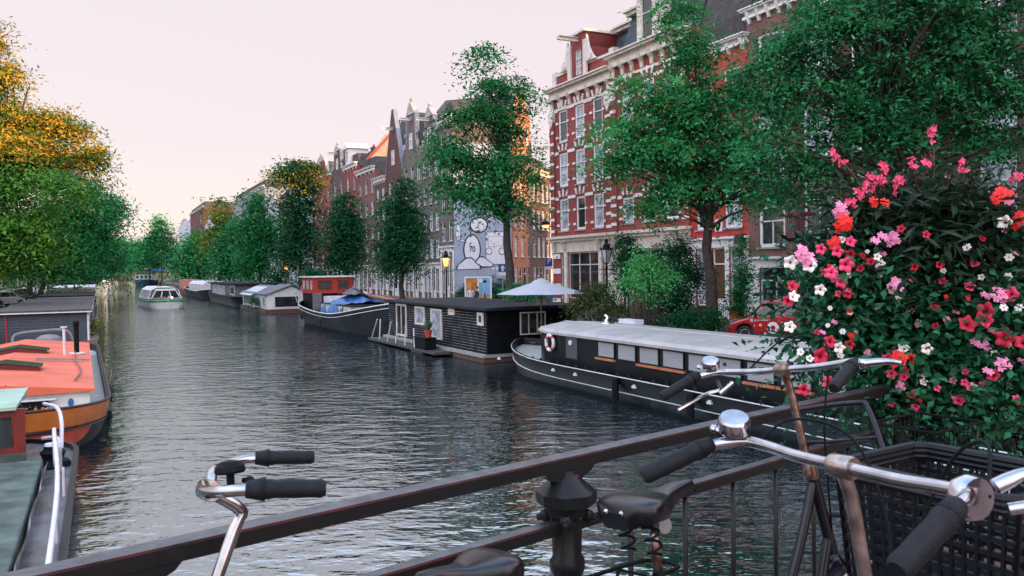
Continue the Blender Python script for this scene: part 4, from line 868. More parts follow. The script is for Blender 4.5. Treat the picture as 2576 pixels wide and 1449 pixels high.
# --- umbrella
um = thing('garden_umbrella', 'large pale grey garden umbrella standing open between the black houseboat and the barge', 'umbrella', W(31.9, 17.4, .75), rad(12))
b = MB(); n = 8; R_ = 2.0; zt = 3.0; ze = 2.33; rows_ = []
for f, zf in ((0.02, 1), (.18, .82), (.22, .70), (.6, .36), (1, 0)):
    rows_.append([(R_ * f * math.cos(2 * math.pi * j / 16) * (1 if j % 2 == 0 else .955), R_ * f * math.sin(2 * math.pi * j / 16) * (1 if j % 2 == 0 else .955), ze + (zt - ze) * zf + (0 if j % 2 == 0 else .012)) for j in range(16)])
b.grid(rows_, closed=True); UMB = mat('pale_grey_canvas', (.36, .36, .39), .8, var=.05)
b.build('canopy', UMB, um)
b = MB(); b.tube([(0, 0, -.2), (0, 0, 3.02)], .03, 8); b.lathe([(.05, 2.98), (.02, 3.08)], n=8); b.build('pole', WOOD, um)
b = MB()
for j in range(8): a = 2 * math.pi * j / 8; b.bar((0, 0, 2.5), (R_ * .95 * math.cos(a), R_ * .95 * math.sin(a), ze), .02, .02)
b.build('ribs', WOOD, um)
b = MB()
for sx in (-1, 1): b.box(sx * .14 - .07, sx * .14 + .07, -.07, .07, 1.85, 2.1)
b.build('counterweight', BEIGE, um)
# --- sailing barge with the blue tarpaulin and the red wheelhouse
uc, vc = 49.8, 16.9; r = boat('tarpaulin_barge', 'black sailing barge with a red wheelhouse and a blue tarpaulin over its hold', uc, vc)
sh = lambda t: 1.22 + .95 * (max(0, (.42 - t) / .42)) ** 1.7 + .75 * max(0, (t - .5) / .5) ** 2
hull(r, 21.6, 4.9, sh, .3, .2, HULLG, BLACKM, .45, [(-.03, .04, BOATW), (-.3, .025, BOATW)], lower=RUSTY, fl=.8, e=.6)
b = MB(); b.box(-1.75, 1.75, 5.2, 13.2, .6, 1.78); b.build('hold_coaming', BEIGEW, r, bevel=.04)
for k in range(5): b = MB(); b.lathe([(.02, -.03), (.09, -.03), (.09, .0), (.02, 0)], (0, 0, 0), 8, axis='x', sy=1.8); o = b.build('porthole', BLACK, r); o.location = (-1.757, 6 + k * 1.5, 1.4)
b = MB(); b.box(-1.8, 1.8, 5.1, 13.3, 1.78, 1.84); b.build('hatch_boards', BLACKM, r)
tp = MB(); rows_ = []; RT = random.Random(4)
for i in range(15):
    y = 6.8 + i * .38; row = []
    for j in range(15):
        x = -2.0 + j * .28; zt = 1.9 + .75 * math.exp(-((y - 9.3) / 1.9) ** 2) * max(0, 1 - abs(x) / 2.0) + .07 * RT.uniform(-1, 1)
        if j == 0: zt = 1.15 + .1 * RT.uniform(-1, 1)
        if j == 1: zt = 1.86
        row.append((x + .05 * RT.uniform(-1, 1) + .25 * math.sin(i * .7) * (j < 2), y, zt))
    rows_.append(row)
tp.grid(rows_); o = tp.build('tarpaulin', TARP, smooth=True); o.matrix_world = r.matrix_basis.copy(); tag(o, 'crumpled blue tarpaulin spread over the hold of the barge with the red wheelhouse', 'tarpaulin')
b = MB(); rows_ = [[(-1.2 + j * .3 + .06 * RT.uniform(-1, 1), 8.0 + i * .35, 2.5 + .45 * math.exp(-((i - 4) / 2.5) ** 2) * math.exp(-((j - 3) / 2.2) ** 2) + .09 * RT.uniform(-1, 1)) for j in range(8)] for i in range(9)]
b.grid(rows_); b.build('dark_tarp_fold', mat('black_plastic', (.01, .012, .02), .3, bump=.5), o, smooth=True)
b = MB(); b.tube([(.6, 2.2, 2.2), (.5, 9.5, 2.45)], .14, 10); b.build('lowered_mast', mat('varnished_mast', (.3, .1, .05), .45), r, smooth=True)
b = MB(); b.tube([(.6, 3.4, .9), (.6, 3.4, 2.1)], .16, 8); b.box(.2, 1.0, 3.2, 3.6, 1.6, 2.3); b.build('mast_step', WOOD, r)
y0, y1 = 66.1 - uc, 70.5 - uc
b = MB(); b.box(-1.55, 1.6, y0, y1, 2.45, 3.74); b.build('wheelhouse', mat('wheelhouse_red', (.36, .025, .015), .4, var=.15), r)
b = MB(); b.box(-1.5, 1.55, y0 + .05, y1 - .05, .9, 2.448); b.build('wheelhouse_base', BLACKM, r)
b = MB(); b.box(-1.75, 1.8, y0 - .2, y1 + .2, 3.742, 3.84); b.build('wheelhouse_roof', BOATW, r)
SCR = mat('dark_screened_glass', (.05, .045, .035), .25, var=.3)
for a, c in ((-1.3, -.05), (.3, 1.35)): end_window(r, y0 - .01, a, c, 2.72, 3.55, mat('window_red', (.4, .02, .012), .4), SCR, .05)
for k in range(3): side_window(r, -1.56, y0 + .4 + k * 1.35, y0 + 1.35 + k * 1.35, 2.7, 3.55, REDP, PANE_L, .06)
b = MB(); b.box(-1.7, -1.0, y0 - .3, y0 - .05, 1.1, 2.5); b.build('companionway', mat('weathered_grey_wood', (.12, .12, .125), .8), r)
b = MB(); b.box(-.9, 1.6, y0 - 2.2, y0 - .4, 1.6, 2.25); b.ball((1.7, y0 - 3.2, 2.3), .3); b.build('deck_locker', BOATW, r)
b = MB(); b.tube([(-2.0, 20.5, 1.6), (-2.2, 20.9, 2.7)], .02, 5); b.tube([(-1.5, 21, 1.6), (-1.5, 21.2, 3.0)], .02, 5); b.build('stern_rail', STEEL, r)
# --- small white houseboats further along
uc, vc = 85.7, 17.2; r = boat('white_houseboat', 'white houseboat with a gabled grey roof end and a striped awning', uc, vc, cat='houseboat')
b = MB(); b.box(-2.3, 2.3, -.3, 16.5, -.3, .45); b.build('float', RUSTY, r)
b = MB(); b.prism([(-2.05, .45), (2.05, .45), (2.05, 2.0), (.4, 2.75), (-2.05, 1.95)], 0, 6, 'y'); b.box(-2.04, 2.04, 6.001, 16, .45, 1.95); b.build('wall', BOATW, r)
b = MB()
for a, c in (((-2.25, 1.9), (.42, 2.86)), ((.42, 2.86), (2.3, 1.98))): b.prism([a, c, (c[0], c[1] + .1), (a[0], a[1] + .1)], -.25, 6.2, 'y')
b.prism([(-2.3, 1.85), (0, 2.7), (2.3, 1.9), (2.3, 2.0), (0, 2.8), (-2.3, 1.95)], 6.25, 16.3, 'y'); b.build('roof', mat('grey_felt_roof', (.12, .13, .15), .8), r)
b = MB()
for k in range(15): b.prism([(-2.62, 1.72), (-.7, 2.62), (-.7, 2.66), (-2.62, 1.76)], 7.2 + k * .5, 7.2 + k * .5 + .5, 'y', k % 2)
b.build('striped_awning', [BOATW, mat('awning_grey', (.32, .34, .36), .7)], r)
for k in range(7): side_window(r, -2.07, 7.4 + k * 1.15, 8.2 + k * 1.15, .8, 1.65, BOATW, PANE_D)
side_window(r, -2.07, 1.2, 2.6, .7, 1.7, BOATW, PANE_L); end_window(r, -.03, -1.3, 1.0, .7, 1.7, BLACK, PANE_D, .06, 1)
bush('dark green potted shrubs on the edge of the white houseboat', [(W(90.8, 14.8, 1.1), (.5, .9, .6))], 500, .16, G_DK, 'potted_shrub', 131)
uc, vc = 105, 17.0; r = boat('dark_houseboat', 'dark houseboat with white framed windows beyond the striped awning', uc, vc, cat='houseboat')
hull(r, 32, 4.8, lambda t: 1.25 + .3 * t * t, .1, .2, HULLB, BLACKM, .2, [], lower=RUSTY)
b = MB(); b.box(-2.0, 2.1, 1.5, 27, 1.05, 2.75); b.build('wall', mat('slate_blue_wood', (.09, .11, .13), .6), r); b = MB(); b.box(-2.3, 2.3, 1.0, 27.5, 2.752, 2.9); b.build('roof', TAR, r)
side_window(r, -2.02, 2.2, 6.2, 1.4, 2.6, BOATW, PANE_D, .18)
for k in range(6): side_window(r, -2.02, 11 + k * 2.3, 12.5 + k * 2.3, 1.25, 2.6, BOATW, PANE_L, .16)
uc, vc = 140, 17.0; r = boat('grey_barge', 'pale grey arched barge between the dark houseboat and the wooden barge', uc, vc)
hull(r, 34, 4.8, lambda t: 1.3 + .8 * max(0, .25 - t) ** 1 * 2 + .5 * t ** 4, .12, .12, HULLG, BLACKM, .3, [(-.05, .06, BOATW)])
b = MB(); b.prism([(-1.9, 1), (1.9, 1), (1.9, 2.4), (1.2, 2.9), (-1.2, 2.9), (-1.9, 2.4)], 4, 27, 'y'); b.build('cabin', OFFW, r)
uc, vc = 178, 16.8; r = boat('wooden_barge', 'brown open barge with a salmon cabin, farthest but one on the right', uc, vc)
hull(r, 30, 4.6, lambda t: 1.3, .1, .1, WOOD, BLACKM, .3, []); b = MB(); b.box(-1.8, 1.8, 1, 9, .9, 3.0); b.build('cabin', mat('salmon_paint', (.5, .2, .15), .6), r)
b = MB()
for k in range(4): b.box(-2.25, -2.15, 10, 29, 1.4 + k * .5, 1.55 + k * .5)
b.build('guard_rail', WOOD, r)
# --- glass tour boat under way
r = thing('tour_boat', 'white glass roofed tour boat with a green stripe sailing in the middle of the canal', 'tour boat', W(107.5, 7.3, 0), CYAW + rad(2))
hull(r, 20, 4.3, lambda t: 1.05 + .12 * (1 - t), .1, .18, BOATW, BOATW, .1, [(-.17, .12, mat('green_stripe', (.01, .28, .08), .4)), (.02, .04, BLACK)], lower=BLACK, fl=.92, e=.3)
b = MB(); b.box(-1.9, 1.9, 2.2, 17.5, 1.0, 1.3); b.prism([(-1.85, 1.3), (1.85, 1.3), (1.55, 2.2), (.9, 2.5), (-.9, 2.5), (-1.55, 2.2)], 3.6, 16.5, 'y', 1); b.prism([(-1.75, 1.3), (1.75, 1.3), (1.2, 2.2), (-1.2, 2.2)], 2.0, 3.599, 'y', 1)
b.build('cabin', [BOATW, PANE_D], r)
b = MB(); b.prism([(-1.62, 2.16), (-.92, 2.53), (.92, 2.53), (1.62, 2.16), (1.62, 2.2), (.95, 2.6), (-.95, 2.6), (-1.62, 2.2)], 3.2, 16.8, 'y')
for y in (3.3, 5.6, 7.9, 10.2, 12.5, 14.8, 16.4):
    for s in (-1, 1): b.bar((s * 1.87, y, 1.3), (s * 1.58, y, 2.2), .12, .12)
for x in (-1.3, -.45, .45, 1.3): b.bar((x * 1.25, 1.95, 1.3), (x * .85, 2.0, 2.25), .12, .12)
b.prism([(-1.2, 2.18), (1.2, 2.18), (1.0, 2.4), (-1.0, 2.4)], 1.8, 3.2, 'y'); b.build('roof_frame', BOATW, r)
b = MB(); b.lathe([(.35, 2.58), (.3, 2.72)], (0, 9, 0), 12); b.build('roof_light', REDP, r)
b = MB(); b.ball((.5, .3, 1.35), .12); b.build('headlight', emat('warm_boat_lamp', (1, .8, .5), 5), r); b = MB(); b.box(-1.1, -.1, 1.2, 1.3, 1.32, 1.44); b.build('name_board', REDP, r)
# --- far boats
c = G(359, 719, 0); r = thing('white_cabin_boat', 'white boat with a brown wheelhouse and dark green hull at the far bridge', 'boat', c, rad(14))
hull(r, 16, 7, lambda t: 2.0 + 1.2 * (.5 - t) ** 2, .2, .2, mat('teal_hull', (.01, .06, .07), .5), BLACKM, .3, [], K=14)
b = MB(); b.box(-3, 3, 2.5, 13, 1.8, 4.2); b.build('cabin', BOATW, r); b = MB(); b.box(-2, 3, 4.5, 9, 4.2, 6.2); b.build('wheelhouse', WOOD, r); b = MB(); b.box(-2.6, 3.4, 4, 9.6, 6.2, 6.5); b.build('roof', BOATW, r)
b = MB()
for k in range(4): b.box(-2.6 + k * 1.5, -1.9 + k * 1.5, 2.44, 2.5, 2.9, 3.7)
b.build('portholes', PANE_D, r)
# --- left bank boats
uc, vc = 56.3, -3.0; r = boat('blue_houseboat', 'dark blue plank houseboat with a flat brown roof, left behind the orange roofed barge', uc, vc, cat='houseboat')
b = MB(); b.box(-2.3, 2.8, -.3, 30, -.3, .25); b.build('float', WOOD, r); b = MB(); b.box(-2.3, 2.25, 0, 29.5, .25, 1.98)
for k in range(10): b.prism([(-.002, .27 + k * .172), (-.035, .275 + k * .172), (-.002, .43 + k * .172)], -2.3, 2.25, 'x')
b.build('wall', DKBLUE, r)
b = MB(); b.box(-2.6, 2.5, -.35, 30, 2.05, 2.17); b.build('roof', mat('brown_felt_roof', (.06, .055, .05), .85, var=.3), r); b = MB(); b.box(-2.62, 2.52, -.4, 30.05, 1.985, 2.05); b.build('fascia', BOATW, r)
b = MB(); b.box(2.252, 2.36, -.02, .35, .25, 1.98); b.build('corner_board', BOATW, r); b = MB(); b.box(2.252, 2.34, 8, 8.3, .25, 1.98); b.build('corner_board', BOATW, r)
b = MB(); b.tube([(-1.95, -.12, .3), (-1.98, -.1, 1.95)], .035, 8); b.build('red_pipe', mat('signal_red', (.6, .03, .01), .5), r)
b = MB(); b.box(2.36, 2.85, -.3, 5.5, .25, .32); b.build('landing', WOOD, r)
bush('rust tinted potted bush on the landing of the blue houseboat', [(W(uc + 3.4, vc + 2.6, .95), (.25, .6, .4))], 500, .12, G_YEL, 'potted_shrub', 132)
for k, (ua, ub, zt, wm, rm, lab, vv) in enumerate([(92, 112, 2.1, WOOD, TAR, 'low brown houseboat with a flat dark roof behind the dark blue one', 1.9), (116, 150, 2.6, BOATW, BOATW, 'long white houseboat with a white flat roof on the left bank', 1.9), (156, 190, 2.8, BLACKM, TAR, 'dark houseboat far along the left bank', 1.7)]):
    r = boat('flat_houseboat', lab, ua, -3.0, cat='houseboat'); b = MB(); b.box(-2.2, 2.1, 0, ub - ua, -.2, zt); b.build('wall', wm, r); b = MB(); b.box(-2.5, vv + .6, -.4, ub - ua + .3, zt + .002, zt + .14); b.build('roof', rm, r); b = MB(); b.box(-2.52, vv + .62, -.42, ub - ua + .32, zt - .12, zt); b.build('fascia', BOATW, r)
    for j in range(4): side = MB(); side.box(-.5, .5, -.02, 0, 0, .9); o = side.build('window', PANE_D, r); o.location = (2.13, 2 + j * 4.5, 1.0); o.rotation_euler = (0, 0, rad(90))
c = AV(268, 700, 0.2); r = thing('covered_motor_boat', 'small white and blue covered boat by the left pier of the far bridge', 'boat', (c.x, c.y, 0), CYAW)
c = G(268, 716, 0); r.location = c; hull(r, 9, 3.5, lambda t: 1.4, .3, .2, BOATW, BOATW, .2, [], K=12); b = MB(); b.prism([(-1.6, 1.2), (1.6, 1.2), (.9, 3.6), (0, 4.6), (-.9, 3.6)], 1, 6, 'y'); b.build('cover', OFFW, r); b = MB(); b.prism([(.2, 1.6), (1.5, 1.4), (.9, 3.5), (.3, 3.9)], .9, .99, 'y'); b.build('blue_stripe', TARP, r)
# --- orange roofed barge
uc, vc = 21.0, -2.15; r = boat('orange_roof_barge', 'barge with a salmon orange roof and an orange and black rounded bow, lower left', uc, vc, dyaw=1)
sh = lambda t: .84 + .34 * max(0, (.2 - t) / .2) ** 1.5
hull(r, 26, 4.8, sh, .17, .12, HULLG, DECKG, .3, [(-.49, .035, BLACK), (.01, .03, mat('dark_rail_wood', (.05, .025, .02), .6))], lower=BLACK, fl=.9, e=.5)
def hullband(z0f, z1f, t0, t1, m, name, side=1):
    b = MB(); rows_ = []
    for i in range(25):
        t = t0 + (t1 - t0) * i / 24; 
        row = []
        for zf in (z0f(t), (z0f(t) + z1f(t)) / 2, z1f(t)):
            s_ = sh(t); k = min(1, max(0, zf / s_)); hh = 2.4 * shp(t, .17, .12, .5) * (.9 + .1 * min(1, k / .85)); row.append((hh + .012, t * 26 + (13 - t * 26) * .012 * (1 - k) - .012, zf))
        rows_.append(row)
    b.grid(rows_); b.v = [(x * side, y, z) for x, y, z in b.v]; return b.build(name, m, r)
for sd_ in (-1, 1):
    hullband(lambda t: sh(t) - .46, lambda t: sh(t) - .03, 0.0, .15, ORB, 'painted_bow_band', sd_)
    hullband(lambda t: sh(t) - .52 - .5 * math.sqrt(max(0, 1 - (t / .075) ** 2)), lambda t: sh(t) - .52, 0.0, .075, REDO, 'painted_bow_patch', sd_)
b = MB(); b.box(-1.95, 1.9, 4.0, 21, .4, 1.08); b.build('cabin_wall', BOATW, r)
b = MB(); rows_ = []
for i in range(12):
    y = 3.85 + i * 1.57; rows_.append([(-2.0, y, 1.08), (-2.0, y, 1.13), (-.45, y, 1.42), (2.02, y, 1.14), (2.02, y, 1.08)])
b.grid(rows_); b.add(rows_[0], [(0, 1, 2, 3, 4)]); b.build('roof', ORR, r)
b = MB(); b.add([(-1.95, 3.99, 1.07), (1.9, 3.99, 1.07), (-.45, 3.99, 1.36)], [(0, 1, 2)]); b.build('cabin_gable', BOATW, r)
GLG = mat('green_skylight_glass', (.05, .09, .06), .15); DRED = mat('dark_red_frame', (.09, .012, .01), .5)
for k, y in enumerate((7.9, 14.2)):
    b = MB(); b.prism([(-1.15, 1.25), (.55, 1.2), (.55, 1.42), (-.35, 1.58), (-1.15, 1.45)], y, y + .95, 'y'); o = b.build('skylight', DRED, r)
    b = MB(); b.prism([(-1.25, 1.45), (-.35, 1.6), (-.35, 1.63), (-1.25, 1.48)], y - .06, y + 1.0, 'y'); b.prism([(-.35, 1.6), (.65, 1.42), (.65, 1.45), (-.35, 1.63)], y - .06, y + 1.0, 'y'); b.build('skylight_glass', GLG, o)
b = MB(); b.prism([(-2.05, 1.1), (-1.0, 1.15), (-1.0, 1.42), (-2.05, 1.4)], 4.6, 5.9, 'y'); o = b.build('skylight', DRED, r); b = MB(); b.prism([(-2.1, 1.42), (-.95, 1.44), (-.95, 1.47), (-2.1, 1.45)], 4.5, 6.0, 'y'); b.build('skylight_glass', ZINC, o)
b = MB(); b.lathe([(.05, 1.18), (.05, 2.25), (.12, 2.26), (.12, 2.3)], (1.15, 14.0, 0), 10); b.build('stove_pipe', STEEL, r); b = MB(); b.lathe([(.09, 1.15), (.09, 2.2), (.12, 2.35), (.1, 2.45)], (1.55, 14.8, 0), 10); b.build('black_chimney', BLACKM, r); b = MB(); b.lathe([(.3, 1.2), (.28, 1.24)], (1.55, 14.8, 0), 12); b.build('chimney_collar', STEEL, r)
b = MB(); b.bar((.35, 11.2, 1.4), (1.95, 11.6, 1.22), .12, .06); b.bar((-2, 10.2, 1.2), (-1.2, 10.6, 1.35), .1, .05); b.build('roof_rail', GREYM, r)
b = MB(); b.tube(smoothpath([(1.5, 14.4, 1.3), (1.55, 11, 1.28), (1.7, 8, 1.24), (1.55, 5.4, 1.24)]), .025, 6); b.build('hose', WOOD, r)
b = MB(); b.lathe([(.55, 0), (.5, .2), (.3, .32), (.05, .36)], (.4, 21.8, 1.2), 16); b.tube(smoothpath([(-1, 21.5, 1.1), (-.9, 21.6, 1.6), (0, 21.7, 1.72), (1.1, 21.7, 1.7), (1.4, 21.8, 1.1)]), .06, 6); b.build('deck_hood', mat('grey_canvas', (.18, .18, .19), .8), r)
b = MB(); b.prism([(-.1, .5), (1.0, .5), (1.0, .8), (.9, .9), (0, .9), (-.1, .8)], 3.94, 3.99, 'y'); b.build('cabin_window', BLACK, r); b = MB(); b.prism([(-.2, .92), (1.1, .92), (1.1, .96), (-.2, .96)], 3.82, 3.99, 'y'); b.build('window_hood', BOATW, r)
b = MB(); b.lathe([(.02, -.04), (.07, -.04), (.07, 0), (.02, 0)], (1.45, 3.99, .8), 10, axis='y', sy=1.6); b.build('blue_lamp', TARP, r)
bush('small dark bush in a tub on the deck of the orange roofed barge', [(W(uc + 3.0, vc - .3, .95), (.35, .3, .35)), (W(uc + 3.1, vc - .75, .8), (.25, .25, .2))], 700, .07, G_DK, 'potted_shrub', 133)
fl = thing('flower_box', 'box of orange and red flowers behind the bow rail of the orange roofed barge', 'flower box', W(uc + 2.0, vc + .6, .55), CYAW); b = MB(); b.box(-.9, .7, -.12, .12, 0, .25); b.build('trough', WOOD, fl)
b = MB()
for k in range(60): b.ball((random.uniform(-.85, .65), random.uniform(-.1, .1), .3 + random.uniform(0, .14)), random.uniform(.025, .045), m=random.choice([0, 0, 1, 2]), n=6)
b.build('blossoms', [REDO, mat('blossom_orange', (.7, .16, .02), .6), mat('leaf_yellow', (.3, .3, .04), .6)], fl)
# --- green and red boat right under the bridge
uc, vc = 4.0, -2.7; r = boat('green_deck_boat', 'old green decked boat with a red framed cabin and white railing, lower left edge', uc, vc)
GRD = mat('worn_green_deck', (.09, .14, .11), .7, var=.6, scale=2.5, bump=.3, c2=(.03, .04, .035)); WET = mat('wet_grey_walkway', (.10, .115, .13), .25, var=.5, scale=2, bump=.2)
hull(r, 16.4, 4.5, lambda t: .78, .05, .12, HULLB, WET, .1, [], fl=.96)
b = MB(); b.box(-2.2, 1.72, .5, 12.8, .69, .95); b.box(-2.2, 1.0, .5, 12.8, .951, 1.02); b.build('hatch_roof', GRD, r, bevel=.03)
b = MB(); rows_ = [[(1.74, .5 + i * .7, .7), (1.80 + .03 * math.sin(i * 1.9), .5 + i * .7, .98)] for i in range(18)]; b.grid(rows_); b.build('canvas_skirt', mat('stained_canvas', (.3, .27, .27), .8, var=.5, scale=4), r)
y0 = 13.3; FRD = mat('cabin_frame_red', (.16, .012, .01), .45)
b = MB(); b.box(-2.2, 1.42, y0, y0 + .1, .72, 1.0, 1); b.box(-2.2, -1.2, y0, y0 + .1, 1.0, 1.8); b.box(1.24, 1.42, y0, y0 + .1, 1.0, 1.8); b.box(-1.2, 1.24, y0, y0 + .1, 1.66, 1.8); b.box(-1.2, 1.24, y0 - .0, y0 + .1, 1.0, 1.1); b.box(-2.2, 1.05, y0 + .101, y0 + 2.5, .72, 1.8); b.build('cabin', [FRD, GRD], r)
b = MB(); rows_ = [[(-1.2 + i * .06, y0 + .05 + .02 * math.sin(i * 1.3), 1.1), (-1.2 + i * .06, y0 + .05 + .02 * math.sin(i * 1.3), 1.66)] for i in range(41)]; b.grid(rows_); b.build('curtain', mat('dark_green_curtain', (.015, .03, .03), .7), r)
b = MB(); b.box(-2.3, 1.3, y0 - .15, y0 + 2.75, 1.802, 1.86); b.build('cabin_roof', mat('pale_green_roof', (.30, .42, .32), .6, var=.2, scale=1.5), r)
def rail(pts, m=STEEL, rr=.035):
    b = MB(); b.tube(smoothpath(pts, 5), rr, 8); return b.build('railing', m, r, smooth=True)
rail([(1.9, 13.0, .75), (1.9, 12.95, 1.35), (1.92, 12.5, 1.42), (2.1, 9, 1.2), (2.15, 3, 1.05), (2.15, 1, 1.0)]); rail([(2.0, 12.3, .75), (2.02, 12.0, 1.3)])
for y in (12.9,): rail([(1.6, 15.6, 1.55), (1.85, 15.2, 1.5), (1.95, 14.6, 1.3), (1.95, 14.2, .8)], rr=.04); rail([(1.6, 14.6, 1.0), (1.8, 14.5, 1.02), (1.9, 14.3, 1.0), (1.95, 13.9, .75)])
for y in (10.5, 8, 5.5, 3): rail([(2.12, y, .75), (2.12, y, .95), (2.12, y, 1.22 - (10 - y) * .02)], rr=.02)
cp = thing('capstan', 'small black capstan with a pale top on the walkway of the green deck boat', 'capstan', W(uc + 13.3, vc + 1.85, .72)); b = MB(); b.lathe([(.3, 0), (.27, .08), (.17, .12), (.2, .2), (.22, .24), (.15, .3), (.14, .36)], n=14); b.build('drum', BLACKM, cp); b = MB(); b.lathe([(.14, .361), (.13, .4)], n=14); b.build('cap', STEEL, cp)
# --- mooring ropes and tyre fenders
ROPE = mat('pale_rope', (.22, .19, .15), .9, scale=30)
def rope(label, a, c, sag=.5):
    a = Vector(a); c = Vector(c); b = MB(); b.tube([a.lerp(c, i / 12) - Vector((0, 0, sag * 4 * (i / 12) * (1 - i / 12))) - a for i in range(13)], .022, 5); o = b.build('mooring_rope', ROPE); o.location = a; tag(o, label, 'rope')
rope('slack rope from the bow of the long barge to the right quay', W(31.4, 16.6, 1.0), W(33.4, 20.7, 1.4), .25)
rope('rope from the stern of the tarpaulin barge to the right quay', W(70.9, 17.2, 2.2), W(74, 20.8, 1.4), .4)
rope('rope from the orange roofed barge to the left quay', W(22.0, -4.0, .9), W(19.5, -5.8, 1.4), .2)
def tyref(label, p):
    r = thing('tyre_fender', label, 'tyre', p, CYAW); b = MB(); b.tube(arc((0, 0, 0), .22, 0, 360, 20, (0, 1, 0), (0, 0, 1))[:-1], .09, 8, close=True); b.build('tyre', TYREM, r, smooth=True); b = MB(); b.tube([(0.02, 0, .2), (.1, 0, .75)], .014, 5); b.build('hanging_rope', ROPE, r)
TYREM = mat('old_tyre', (.010, .010, .011), .85)
tyref('old tyre hanging on the hull of the tarpaulin barge near its stern', W(66, 14.28, .75)); tyref('old tyre hanging amidships on the hull of the tarpaulin barge', W(60, 14.28, .6)); tyref('old tyre hanging on the right side of the orange roofed barge', W(29, .17, .45))
# --- duck
c = G(278, 983, 0); d = thing('duck', 'dark duck swimming in open water to the right of the orange roofed barge', 'duck', c, rad(70)); d.scale = (.75,) * 3
b = MB(); n = 12; rows_ = []
for x, rr, zc_ in ((-.2, .01, .1), (-.16, .045, .09), (-.08, .085, .06), (.02, .10, .05), (.1, .08, .06), (.14, .05, .1), (.155, .035, .15), (.165, .035, .19), (.18, .042, .225), (.215, .035, .23), (.24, .018, .222), (.27, .014, .215), (.285, .003, .212)):
    rows_.append([(x, rr * math.cos(2 * math.pi * j / n), zc_ + rr * math.sin(2 * math.pi * j / n)) for j in range(n)])
b.grid(rows_, closed=True); b.build('body', mat('dark_feathers', (.02, .018, .016), .7, var=.5, scale=20), d, smooth=True)
# ================================================================ street things
TYRE = mat('tyre_rubber', (.012, .012, .013), .75); ALU = mat('brushed_alloy', (.5, .5, .52), .3, metal=.9); CARGL = glassmat('car_window', (.015, .02, .025))
LAMPL = emat('tail_lamp_red', (.5, .01, .01), .15)
def car_wheel(r, x, y, R_=.3):
    b = MB(); b.lathe([(R_ * .6, -.09), (R_ * .93, -.1), (R_, -.07), (R_, .07), (R_ * .93, .1), (R_ * .6, .09)], n=20, axis='x'); w = b.build('wheel', TYRE, r, smooth=True, auto=40); w.location = (x, y, R_)
    c = MB(); c.lathe([(R_ * .6, -.085), (R_ * .55, -.10), (.05, -.06), (.05, .06), (R_ * .55, .10), (R_ * .6, .085)], n=14, axis='x'); c.build('rim', ALU, w); return w
def car(label, loc, rz, paint, L_=3.6, hgt=1.48, group=None, style='hatch'):
    r = thing('parked_car', label, 'car', loc, rz, group); h = L_ / 2; wb = h * .66; R_ = .3; wd = .82
    bel = .88
    prof = [(-h, .35), (-h + .02, .25)]
    for yc in (-wb, wb): prof += [(yc + .37 * math.cos(rad(a)), max(.22, R_ + .37 * math.sin(rad(a)))) for a in range(180, -1, -20)]
    prof += [(h - .03, .25), (h, .38), (h - .01, .55), (h - .1, .68), (h - .42, .80), (h - .82, bel + .04), (-h + .12, bel + .06), (-h + .02, .75)]
    b = MB(); b.prism([(q[0], q[1]) for q in prof], -wd, wd, 'x'); b.build('body', paint, r, bevel=.05)
    g = MB(); rf = hgt
    P0 = [(h - .84, bel + .03), (h - 1.42, rf - .06), (h - 1.9, rf), (-h + .55, rf - .03), (-h + .2, rf - .2), (-h + .08, bel + .05)]
    rows_ = [[(s * (wd - .02 - .17 * max(0, (z - bel) / (rf - bel))), y, z) for s in (-1, 1)] for y, z in P0]
    vs = [q for row in rows_ for q in row]; n = len(P0); g.add(vs, [(i * 2, i * 2 + 1, i * 2 + 3, i * 2 + 2) for i in range(n - 1)] + [tuple(range(0, 2 * n, 2)), tuple(range(1, 2 * n, 2))[::-1]])
    g.build('cabin', paint, r, bevel=.03)
    for s in (-1, 1):
        m_ = MB()
        def sp_(y, z, o=.012): return (s * (wd - .02 - .17 * (z - bel) / (rf - bel) + o), y, z)
        zt = rf - .12
        for q in ([(h - 1.02, bel + .08), (h - 1.5, zt), (h - 1.98, zt), (h - 1.98, bel + .08)], [(h - 2.06, bel + .08), (h - 2.06, zt), (-h + .62, zt - .02), (-h + .35, bel + .12)]):
            m_.add([sp_(*p) for p in q], [(0, 1, 2, 3)])
        m_.build('side_window', CARGL, r)
        mm = MB(); mm.ball((s * (wd + .1), h - 1.0, bel + .1), .09, n=8, sz=(1, .7, .8)); mm.build('wing_mirror', BLACK, r)
        hl = MB(); hl.ball((s * (wd - .2), h - .13, .64), .12, n=8, sz=(1.2, .8, .8)); hl.build('headlight', PANE_L, r)
        tl = MB(); tl.box(s * (wd - .12) - .08, s * (wd - .12) + .08, -h - .01, -h + .08, .72, 1.0); tl.build('tail_light', LAMPL, r)
    m_ = MB(); a = P0[0]; c = P0[1]
    wsd = [(s * (wd - .12 - .14 * f), a[0] + (c[0] - a[0]) * f + .012, a[1] + (c[1] - a[1]) * f + .012) for s, f in ((-1, .08), (1, .08), (1, .92), (-1, .92))]
    m_.add(wsd, [(0, 1, 2, 3)]); m_.build('windscreen', CARGL, r)
    m_ = MB(); a = P0[5]; c = P0[4]; m_.add([(-.55, a[0] - .01, a[1] + .08), (.55, a[0] - .01, a[1] + .08), (.5, c[0] - .012, c[1] - .03), (-.5, c[0] - .012, c[1] - .03)], [(3, 2, 1, 0)]); m_.build('rear_window', CARGL, r)
    for s in (-1, 1):
        for y in (-wb, wb): car_wheel(r, s * (wd - .1), y)
    return r
def carpaint(n, c): return mat(n, c, .22, var=.04, coat=.8)
CR = carpaint('glossy_red', (.42, .008, .012)); rc = car('small red car covered in white rings, parked before the white ground floor', (10.15, 31.6, QZ + .01), rad(75), CR, 3.6, 1.58)
